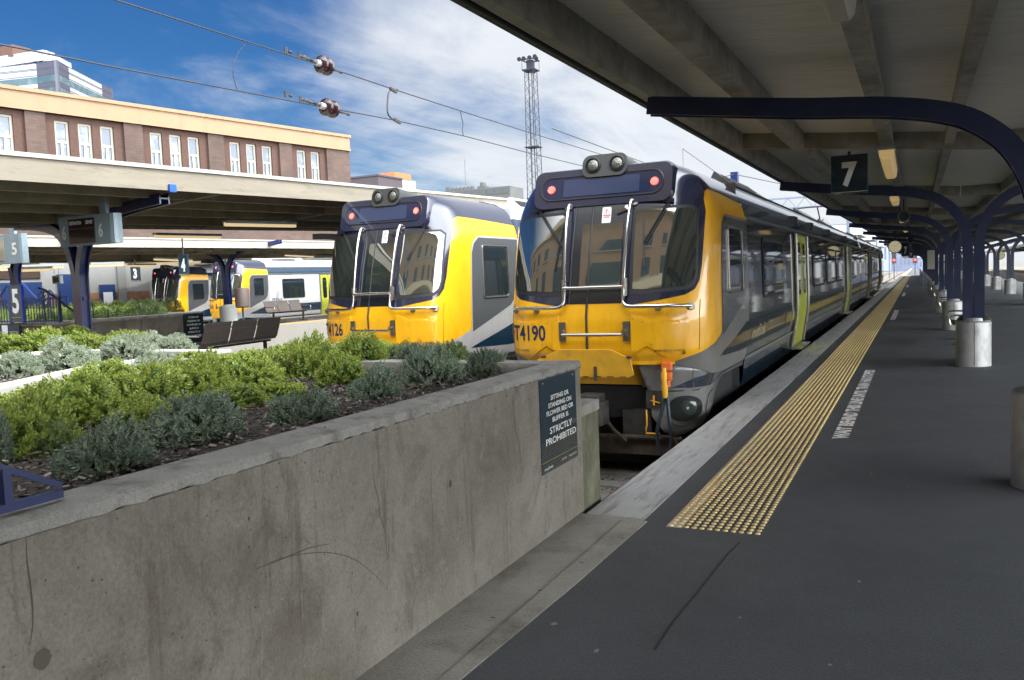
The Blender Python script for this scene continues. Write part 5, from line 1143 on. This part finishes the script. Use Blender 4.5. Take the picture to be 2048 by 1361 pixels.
# move surround plane back: bays
b.make('brick_wall',BRK,BD)
b=MB()
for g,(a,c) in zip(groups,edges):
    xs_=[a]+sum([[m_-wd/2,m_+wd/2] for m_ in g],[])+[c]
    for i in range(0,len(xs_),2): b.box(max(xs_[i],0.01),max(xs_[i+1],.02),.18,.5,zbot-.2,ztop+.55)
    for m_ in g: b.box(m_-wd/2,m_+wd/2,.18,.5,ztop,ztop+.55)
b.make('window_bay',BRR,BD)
for g in groups:
    for m_ in g:
        if m_<0: continue
        f=MB(); t=.13
        f.box(m_-wd/2,m_-wd/2+t,.30,.42,zbot,ztop); f.box(m_+wd/2-t,m_+wd/2,.30,.42,zbot,ztop); f.box(m_-wd/2+t,m_+wd/2-t,.30,.42,ztop-t,ztop); f.box(m_-wd/2+t,m_+wd/2-t,.30,.42,zbot,zbot+t)
        zm=zbot+(ztop-zbot)*.62; f.box(m_-wd/2+t,m_+wd/2-t,.29,.41,zm-.07,zm+.07); f.box(m_-.08,m_+.08,.30,.41,zbot+t,zm-.07)
        w_=f.make('window',WFR,BD); q=MB(); q.box(m_-wd/2+t,m_+wd/2-t,.36,.40,zbot+t,ztop-t); q.make('pane',WGL,w_)
b=MB(); b.box(-.1,Lf+.0,-.10,16,Z1,ZB); b.box(-.1,Lf+.08,-.20,16.1,ZB-.18,ZB+.02); b.box(-.1,Lf+.05,-.14,16,Z1,Z1+.15); b.make('parapet',CRM,BD)
b=MB(); b.box(0,Lf,-.05,.0,1.9,4.3); b.make('white_wall',mat('white_render',(.20,.20,.19),.8,var=.1,vscale=.8),BD)
b=MB(); b.box(0,Lf,-.07,.0,0,1.9); b.make('brick_base',mat('brown_brick_base',(.16,.085,.045),.85,var=.2,vscale=4),BD)
for i in range(9): b=MB(); b.box(6+i*8.4,6.5+i*8.4,-.16,.0,0,4.3); b.make('pilaster',mat('pilaster_grey',(.15,.15,.14),.8),BD)
for px0,px1,z in ((0,82,2.6),(198,228,2.35),(115,145,3.0)):
    x0=F(max(px0,-60),585)[0]; x1=F(px1,585)[0]
    b=MB(); b.box(x0,x1,-.20,-.02,0,z); b.make('door',mat('hall_door_blue',(.012,.03,.10),.4),BD)
x0=F(0,540)[0]; x1=F(78,540)[0]; b=MB(); b.box(x0-3,x1,-.12,-.02,2.8,4.2); b.make('kiosk_window',mat('dark_brown_glass',(.05,.035,.028),.2,coat=.5),BD)
x0=F(210,590)[0]; b=MB(); b.box(x0-.2,x0+.35,-.23,-.21,.9,1.9); b.make('poster',WHT,BD)
p=OX(112,560,-33); b=MB(); b.box(-.5,.5,0,.3,-.35,.35,.02); o=b.make('monitor',mat('monitor_grey',(.25,.27,.26),.5)); o.location=p; o.scale=(.5,.5,.5); tag(o,'grey hanging monitor box in front of the white hall wall','monitor'); q=MB(); q.box(-.35,.35,-.02,0,-.22,.22); q.make('screen',RUB,o); q=MB(); q.bar((-.3,.1,.35),(-.3,.1,1.0),.04); q.bar((.3,.1,.35),(.3,.1,1.0),.04); q.make('hanger',GALV,o)
# ---- office block far left
TW=thing('office_block','white and grey glazed office block above the brick building','building',(0,0,0))
top=58.; ph=top+5.2
Lft=OZ(-60,141,top); Cl=OZ(72,126.5,top); Cm=OZ(112.5,120,top); Cr=OZ(137,134,top); Rt=OZ(203,168,top); Re=OZ(222,176.5,top)
T0=Cm.copy(); TW.location=(T0.x,T0.y,0)
def zc(py): return OY(112.5,py,Cm.y).z
def seg(px,py,d): r=ray(px,py); r=r*(d/r.y); return EYE+r
def wallp(a,c,z0,z1,m,name,o=0.,th=.6,par=TW):
    a=Vector((a.x,a.y,0)); c=Vector((c.x,c.y,0)); d=(c-a).normalized(); n=Vector((d.y,-d.x,0)); 
    if n.dot(EYE-a)<0: n=-n
    q=MB(); q.add([Vector((v.x,v.y,z))-T0*Vector((1,1,0)).x*0-Vector((T0.x,T0.y,0)) for z in (z0,z1) for v in (a+n*o,c+n*o,c-n*th,a-n*th)],[(0,1,2,3),(4,5,6,7),(0,1,5,4),(1,2,6,5),(2,3,7,6),(3,0,4,7)]); return q.make(name,m,par)
WP=mat('white_cladding',(.27,.285,.315),.45,var=.04,vscale=.3); GP=mat('grey_cladding',(.045,.045,.065),.4,var=.08,vscale=.5); TG=mat('teal_glass',(.035,.07,.085),.08,coat=.4,dirt=(.08,.12,.13),dscale=.25,dth=(.5,.62))
zr=[(zc(148.6),zc(162.6)),(zc(173.8),zc(186)),(zc(199),zc(211))]
def bands(a,c,m,name):
    wallp(a,c,0,top,m,name)
    for z1,z0 in zr:
        wallp(a,c,z0,z1,TG,'ribbon_window',.05,.1)
        for dz in (1.6,3.2,4.8): 
            if z1+dz<top: wallp(a,c,z1+dz-.08,z1+dz+.08,GP,'panel_joint',.04,.1)
bands(Lft,Cl,WP,'white_front'); bands(Cl,Cm,GP,'grey_corner'); bands(Cm,Cr,GP,'grey_return'); bands(Cr,Rt,WP,'white_side'); bands(Rt,Re,GP,'grey_end')
Bk=Lft+(Re-Cm)
wallp(Re,Bk,0,top,GP,'rear_wall')
q=MB(); q.add([Vector((v.x-T0.x,v.y-T0.y,top-.05)) for v in (Lft,Cl,Cm,Cr,Rt,Re,Bk)],[tuple(range(7))]); q.make('roof_slab',GP,TW)
# penthouse with strip windows and sloping roof
pl=OZ(-60,124,ph); pm=OZ(89.6,101,ph); pr_=OZ(139.5,127.5,ph)
wallp(pl,pm,top,ph-2.6,TG,'penthouse_glazing'); wallp(pl,pm,ph-2.6,ph,WP,'penthouse_fascia',.6,3); wallp(pm,pr_,ph-2.6,ph,WP,'penthouse_fascia',.4,3); wallp(pm,pr_,top,ph-2.6,GP,'penthouse_wall')
q=MB(); q.add([Vector((v.x-T0.x,v.y-T0.y,ph)) for v in (pl,pm,pr_,pl+(pr_-pm))],[(0,1,2,3)]); q.make('penthouse_roof',WP,TW)
v=OZ(14,111,ph); q=MB(); q.box(v.x-T0.x-2.6,v.x-T0.x+2.2,v.y-T0.y,v.y-T0.y+5,ph-.5,ph+2.4); q.make('rooftop_plant',mat('rust_box',(.09,.045,.03),.8),TW)
for i in range(16):
    a=pl.lerp(pm,i/15); q=MB(); q.box(a.x-T0.x-.12,a.x-T0.x+.12,a.y-T0.y-.8,a.y-T0.y-.4,top,ph-2.6); q.make('mullion',GP,TW)
# ---- small far buildings over the trains
def farbox(px0,py0,px1,py1,D,name,label,m,depth_=8,zlow=0,extra=None):
    a=seg(px0,(py0+py1)/2,D); c=seg(px1,(py0+py1)/2,D); zt_=seg((px0+px1)/2,py0,D).z
    T=thing(name,label,'building',(a.x,a.y,0)); q=MB(); q.box(0,c.x-a.x,0,depth_,zlow,zt_); w_=q.make('wall',m,T); return T,c.x-a.x,zt_
T,w_,z_=farbox(680,356,757,380,130,'building','dark mauve flat-roofed building beside the end of the brick one',mat('mauve_wall',(.055,.042,.048),.8,var=.1,vscale=.2))
q=MB(); q.box(-.2,w_+.2,-.2,8,z_,z_+.3); q.make('roof_edge',GP,T)
T,w_,z_=farbox(754,358,791,380,150,'building','white building with an orange roof panel behind the second train',mat('pale_wall',(.22,.22,.22),.7))
q=MB(); a=0; zz=seg(770,347,150).z; q.box(-.1,w_+.1,-.3,6,z_,zz); q.make('orange_panel',mat('orange_cladding',(.45,.12,.035),.6),T); q=MB(); q.box(w_*.45,w_*.75,-.1,.1,z_-2.2,z_-.4); q.make('window',TG,T)
T,w_,z_=farbox(885,378,1020,392,190,'building','long grey flat-roofed building behind the second train roof',mat('grey_concrete_far',(.08,.083,.08),.8,var=.15,vscale=.3))
q=MB()
for i in range(9): q.box(w_*i/9+.1,w_*(i+1)/9-.1,-.12,.02,z_-1.8,z_-.3)
q.make('panel_row',mat('grey_panel_far',(.06,.065,.065),.7),T)
q=MB(); 
for i in range(6): q.lathe([(.45,0),(.45,.9),(.2,1.1),(0,1.1)],(w_*.12+i*1.1,2,z_),(0,0,1),10)
q.box(w_*.02,w_*.07,1,3,z_,z_+1.2); q.box(w_*.5,w_*.62,1,3,z_,z_+.7); q.box(w_*.54,w_*.58,1,3,z_+.7,z_+1.6); q.tube([(w_*.30,2,z_),(w_*.30,2,z_+8)],.06,5); q.make('rooftop_vent',mat('vent_grey',(.07,.07,.07),.7),T)
# ---- floodlight tower
TD=175.; a=seg(1060,118,TD); bse=seg(1072,430,TD)
FT=thing('floodlight_tower','tall lattice floodlight tower behind the nearest train','tower',(bse.x,bse.y,-.9)); H0=a.z+.9; px_=TD*.9/FOC*1.18
mt=mat('tower_steel',(.012,.016,.028),.6,.3)
q=MB(); w0,w1=1.55,1.0; nb_=34
def leg(i,z): w_=w0+(w1-w0)*z/H0; return Vector(((1 if i in (1,2) else -1)*w_,(1 if i>1 else -1)*w_,z))
for i in range(4): q.tube([leg(i,0),leg(i,H0-2.6)],.085,4)
for k in range(nb_):
    z0=(H0-2.6)*k/nb_; z1=(H0-2.6)*(k+1)/nb_
    for i in range(4):
        j=(i+1)%4; 
        if k%2: q.tube([leg(i,z0),leg(j,z1)],.045,3)
        else: q.tube([leg(j,z0),leg(i,z1)],.045,3)
q.tube([(.15,.15,0),(.15,.15,H0-2.5)],.10,4); q.tube([(-.5,0,0),(-.5,0,H0-2.5)],.06,4)
q.make('lattice_mast',mt,FT)
q=MB(); 
for z in (H0*.40,H0*.62,): q.box(-w0,w0,-w0,w0,z,z+.15)
q.box(-1.52,1.52,-1.52,1.52,H0-2.7,H0-2.45); q.box(-1.58,1.58,-1.58,-1.39,H0-.5,H0-.25); q.box(-1.58,1.58,1.39,1.58,H0-.5,H0-.25); q.box(-1.58,-1.39,-1.58,1.58,H0-.5,H0-.25); q.box(1.39,1.58,-1.58,1.58,H0-.5,H0-.25)
for x in (-1.45,1.45):
    for y in (-1.45,1.45): q.tube([(x,y,H0-2.5),(x,y,H0-.3)],.05,4)
q.box(-.7,.7,-.7,.7,H0-2.6,H0-.4); q.make('platform_deck',mt,FT)
for (x,y,z) in ((-1.9,-1.58,.0),(-.8,-1.58,0),(.6,-1.58,0),(1.9,-1.58,.05),(1.52,0,0),(1.45,-1.45,-3.1)):
    q=MB(); q.lathe([(.35,0),(.5,.5),(.0,.5)],(x,y,H0+z-.1),(.2,-1,-.4),10); q.make('floodlight',mt,FT)
# ---- overhead wires with insulators
WIRE=mat('wire_dark',(.03,.03,.035),.5,.4); POR=mat('brown_porcelain',(.022,.007,.010),.2,coat=.5); PORG=mat('insulator_grey',(.32,.32,.33),.4,.2)
def wire(name,label,pts,x,r=.012,ins=None,clamps=()):
    P_=[OX(px,py,x) for px,py in pts]
    T=thing(name,label,'overhead wire',P_[0]); o=P_[0]
    q=MB(); q.tube([p-o for p in P_],r,6); q.make('wire',WIRE,T,True)
    for (a,c) in ([ins] if ins else []):
        A=OX(*a,x)-o; B_=OX(*c,x)-o; d=(B_-A).normalized(); L_=(B_-A).length
        I=MB(); I.lathe([(.055,0),(.06,L_*.2),(.05,L_*.5),(.06,L_*.7),(.03,L_)],A,d,16); g=I.make('insulator',PORG,T,True)
        for f in (.34,.74): 
            k=MB(); k.lathe([(.05,-.055),(.11,-.05),(.150,-.015),(.155,.012),(.13,.03),(.09,.026),(.05,.02)],A+d*L_*f,d,28); k.make('porcelain_disc',POR,g,True)
        e=MB()
        for f in (-.25,-.55,-.95,-1.6,1.25,1.7): e.lathe([(.012,-.035),(.028,-.02),(.028,.02),(.012,.035)],A+d*L_*f,d,8)
        e.tube([A-d*L_*.9,A],.018,6); e.tube([B_,B_+d*L_*.6],.018,6)
        for f in (-.35,-.7): 
            c_=A+d*L_*f; e.lathe([(.03,-.008),(.045,0),(.03,.008)],c_,Vector((d.z,0,-d.x)) if f<-.5 else (0,0,1),10)
        for f in (-1.1,-1.9): c_=A+d*L_*f; e.bar(c_+Vector((0,0,-.05)),c_+Vector((0,0,.05)),.02); e.bar(c_+Vector((0,.03,-.05)),c_+Vector((0,.03,.05)),.02)
        e.make('fitting',STEELD,g)
    return T,o
XW=-9.2
wa,oa=wire('overhead_wire','upper overhead wire with a double brown insulator',[(120,-45),(230,0),(580,111),(640,130),(790,180),(920,222),(1060,266),(1195,307),(1400,372)],XW,ins=((632,125),(662,137)))
wb,ob=wire('overhead_wire','lower overhead wire with a double brown insulator',[(-80,70),(0,89),(240,137),(470,181),(640,213),(790,241),(930,273),(1060,307),(1155,330),(1300,360)],XW,ins=((640,211),(674,222)))
def link_w(pts,label,r,name='dropper_wire'):
    P_=bez([OX(px,py,XW) for px,py in pts],5); q=MB(); q.tube([p-P_[0] for p in P_],r,5); o=q.make(name,WIRE,smooth=True); o.location=P_[0]; tag(o,label,'wire'); return o
link_w([(495,86),(478,104),(468,130),(466,150),(474,181)],'thin loose wire looped between the two overhead wires',.006)
o=link_w([(795,180),(782,181),(777,188),(775,210),(776,228),(785,239),(797,243)],'stiff hooked connector between the two overhead wires',.016,'wire_connector'); q=MB(); 
for a in ((786,180),(794,242)): c=OX(*a,XW)-o.location; q.bar(c+Vector((0,-.10,.01)),c+Vector((0,.12,-.025)),.05)
q.make('clamp',STEELD,o)
link_w([(921,223),(923,235),(926,248),(925,262),(927,273)],'short twisted dropper wire near the floodlight tower',.010)
# ---- overhead equipment beyond the nearest train
p=OX(1469,365,-3.9); q=MB(); 
T=thing('overhead_mast','short blue post above the nearest train roof','mast',(p.x,p.y,-.8)); h_=p.z+.8+ (OX(1469,345,-3.9).z-p.z); 
x_=-5.6; b=MB(); r_=OX(1469,345,x_); T.location=(r_.x,r_.y,-.8); b.box(-.12,.12,-.12,.12,0,r_.z+.8); b.make('post',NAVB,T); 
for a,c,lab in (((1415,362),(1469,349),'x'),((1469,349),(1580,372),'x')):
    A=OX(*a,x_); B_=OX(*c,x_); b=MB(); b.tube([A-T.location,B_-T.location],.015,5); b.make('stay_wire',WIRE,T)
T=thing('pantograph','raised pantograph on the nearest train roof','pantograph',(-3.61,OX(1672,448,-2.9).y,3.2)); y_=T.location.y
b=MB(); top=OY(1665,412,y_).z-3.2; b.bar((-.1,0,0),(-.1,1.2,top*.5),.05); b.bar((.1,0,0),(.1,1.2,top*.5),.05); b.bar((0,1.2,top*.5),(0,.2,top),.045); b.tube(bez([(-.9,.2,top-.15),(-.7,.2,top),(.7,.2,top),(.9,.2,top-.15)],4),.03,6); b.box(-.5,.5,-.3,1.5,0,.08); b.make('frame',RUB,T)
# catenary: contact and messenger wires, droppers, gantries far away
for cx_,lab in ((-3.61,'overhead wires above the nearest track, far beyond the first carriage'),(-7.5,'overhead wires above the second track')):
    T=thing('overhead_wire',lab,'overhead wire',(cx_,30,5.0)); b=MB(); b.tube([(0,-12 if cx_<-5 else 0,.1),(0,300,.1)],.012,4); 
    for i in range(6): b.tube([(0,50*i+50*k/8,1.1-.9*math.sin(math.pi*k/8)) for k in range(9)],.012,4)
    for i in range(24): b.tube([(0,12.5*i,.1),(0,12.5*i,1.1-.9*math.sin(math.pi*((12.5*i)%50)/50))],.008,3)
    b.make('wires',WIRE,T)
for i,y in enumerate((70,120,175,240)):
    T=thing('gantry',['nearest','second','third','farthest'][i]+' steel gantry over the tracks in the distance','gantry',(-16,y,-.8),0,None); b=MB()
    for x in (-14,11.2): b.box(x-.12,x+.12,-.12,.12,0,8.2)
    for z in (7.2,8.0): b.box(-14,11.2,-.06,.06,z,z+.12)
    for k in range(20): b.bar((-14+1.26*k,0,7.25),(-14+1.26*(k+.5),0,8.05),.05); b.bar((-14+1.26*(k+.5),0,8.05),(-14+1.26*(k+1),0,7.25),.05)
    b.make('frame',mat('gantry_blue_grey',(.10,.13,.18),.6),T)
for i,(px,py,y) in enumerate(((1788,521,150),(1830,520,150))):
    p=OY(px,py,y); T=thing('rail_signal',['red signal light left of the far platform end','red signal light above the far platform end'][i],'signal',(p.x,y,-.8)); b=MB(); b.tube([(0,0,0),(0,0,p.z+.9)],.06,6); b.box(-.3,.3,-.1,.1,p.z+.3,p.z+2.0,.03); b.make('post',RUB,T); b=MB(); b.lathe([(.2,0),(.17,.04),(0,.06)],(0,-.1,p.z+.8),(0,-1,0),12); b.make('red_lamp',mat('red_signal_lamp',(.9,.03,.02),.4,emit=(1,.04,.03),estr=2),T)
# far structures beyond the platform end
def fb(px0,py0,px1,D,name,label,m,dp=20,roof_=None):
    a=seg(px0,py0,D); c=seg(px1,py0,D); T=thing(name,label,'building',(a.x,a.y,-1)); q=MB(); q.box(0,c.x-a.x,0,dp,0,a.z+1); q.make('wall',m,T)
    n=max(2,int((px1-px0)/8)); W_=(c.x-a.x); q=MB()
    for i in range(n): q.box(W_*(i+.25)/n,W_*(i+.7)/n,-.1,.02,(a.z+1)*.35,(a.z+1)*.75)
    q.make('opening',mat('far_opening',(.10,.12,.17),.6),T)
    if roof_: q=MB(); q.box(-.5,W_+.5,-.6,dp,a.z+1,a.z+1.5); q.make('roof',roof_,T)
    return T
PB=mat('pale_blue_cladding',(.17,.20,.30),.6,var=.1,vscale=.1); PW=mat('far_white',(.38,.40,.43),.6)
fb(1838,516,1880,330,'building','pale blue shed closing the view at the platform end',PB,roof_=PW)
fb(1782,506,1838,360,'building','pale grey-blue building left of the shed at the platform end',mat('far_grey_blue',(.14,.16,.23),.7,var=.2,vscale=.2),roof_=PW)
fb(1742,478,1800,420,'building','tall pale stepped building above the end of the nearest train',mat('far_pale_grey',(.24,.27,.32),.7,var=.1,vscale=.1),roof_=PW)
fb(1690,474,1745,420,'building','pale white block behind the roof of the nearest train',MATS['far_pale_grey'],roof_=PW)
fb(1560,500,1700,500,'building','long low building on the horizon behind the nearest train',MATS['far_grey_blue'])
# stepped white roof edges of another canopy beyond the train
for i,(px0,px1,py,D) in enumerate(((1660,1722,452,95),(1690,1748,466,120),(1712,1765,482,150))):
    a=seg(px0,py,D); c=seg(px1,py,D); T=thing('canopy',['nearest','middle','farthest'][i]+' pale stepped canopy slab beyond the nearest train','roof',(a.x,a.y,a.z)); q=MB(); q.box(0,c.x-a.x,0,12,-1.1,0); q.make('slab',PW if i!=1 else mat('slab_grey',(.38,.40,.42),.7),T); q=MB(); 
    for x in (.2,.8): q.tube([((c.x-a.x)*x,2,-a.z-.8),((c.x-a.x)*x,2,-1.1)],.15,6)
    q.make('post',GALV,T)
# side barrier along the far half of the near platform
b=MB(); b.box(0,.05,0,58,0,1.0); o=b.make('barrier',mat('pale_barrier',(.42,.42,.50),.6,var=.1)); o.location=(.25,72,0); tag(o,'pale low barrier wall at the far end of the platform','fence')
for i in range(15): b=MB(); b.box(-.01,.06,i*4,i*4+.08,0,1.06); b.make('post',GALV,o)
# ---- next platform on the right: roof, columns, pale hall beyond
R9=roof('platform_roof','roof of the next platform on the right, seen through the columns',[10.6,13.8,17.0],[3.35,3.1,3.35],20,170,[(11.4,.12,.2),(12.6,.12,.2),(15,.12,.2),(16.2,.12,.2)],(SOFF,PURL,mat('pale_fascia_right',(.5,.48,.44),.7)),fas=.30)
for i in range(14): dup(cp,(13.8,24+i*8.35,0),label='column of the next platform on the right, seen through the dark row',group='columns of the platform on the right')
HB=thing('hall','pale hall with a row of arches beyond the right platform','building',(22.5,0,-.9)); b=MB(); b.box(0,8,30,210,0,4.9); b.make('wall',mat('pale_hall_wall',(.30,.33,.38),.7,var=.08,vscale=.3),HB)
b=MB(); b.box(-.6,8,30,210,4.9,5.5); b.make('cornice',PW,HB)
b=MB()
for i in range(48): 
    y=32+i*3.6; b.prism([(y+1.1+1.1*math.cos(a),2.9+1.1*math.sin(a)) for a in [math.pi*k/8 for k in range(9)]]+[(y,.9),(y+2.2,.9)],lambda c,z:(-.06,c,z),(.05,0,0))
b.make('arch_window',mat('arch_dark',(.05,.06,.075),.2,coat=.5),HB)
b=MB(); 
for i in range(40): b.box(.5,7,32+i*4.4,34.4+i*4.4,5.5,8.6)
b.make('upper_storey',mat('upper_white',(.5,.52,.54),.7),HB)
# ---- station building behind the camera (cream front, seen in the windscreens) and neighbours
SBD=thing('station_building','cream station building behind the camera, mirrored in the windscreens','building',(-20,-14,0)); b=MB(); b.box(-30,31,-14,0,3.8,24); b.box(-30,31,-14,-3,0,3.8); b.make('wall',CRM,SBD)
b=MB(); b.box(-30.2,31.2,-14,.3,13.2,13.7); b.box(-30.2,31.2,-14,.35,23.6,24.1); b.make('cornice',mat('cornice_stone',(.5,.42,.27),.8),SBD)
for i in range(9):
    for z in (5.4,9.6,13.9,18.4):
        b=MB(); b.box(-27+i*6.6,-24.6+i*6.6,-.1,.06,z,z+2.6); f=b.make('window',mat('station_window_dark',(.03,.04,.04),.15,coat=.6),SBD); q=MB(); q.box(-27.2+i*6.6,-24.4+i*6.6,-.05,.18,z-.18,z); q.make('sill',WFR,f)
b=MB()
for i in range(9): b.box(-29+i*6,-28.2+i*6,-.6,.1,0,3.8)
b.make('pier',CRM,SBD)
TS=(SILV,WHITE,SILV,NAVY)
# (side, roof, lower panels, dark bands)
build_train(-3.61,9.8,'FT4190','nearest train numbered FT4190 under the roof edge, glossy side coloured dark as if shaded',(SIDE_SHADED,NAVYR,SILVD,mat('navy_shaded',(.012,.022,.038),.14,coat=1.)),ncars=2,near=True)  # side, roof, silver and navy all have shade coloured in
t2=build_train(-7.76,11.0,'FT4126','second train numbered FT4126 with sunlit yellow side',(WHITE,mat('roof_white',(.46,.47,.47),.45,dirt=(.4,.4,.39),dscale=2,dth=(.5,.8)),SILV,NAVY),ncars=1,near=True)
t4=build_train(-29.4,29.6,'FT4368','white train numbered FT4368 behind the pale column base',(WHITE,MATS['roof_white'],SILV,NAVY),ncars=1,near=False,dz=-.03)
t3=build_train(-33.9,30.0,'FT4301','farthest train, small, left of the white one',(WHITE,MATS['roof_white'],SILV,NAVY),ncars=1,near=False,dz=-.13,jumper=False)
t2.scale=(.90,1,1)
t4.scale=(.76,.73,1); t3.scale=(.80,.78,1)
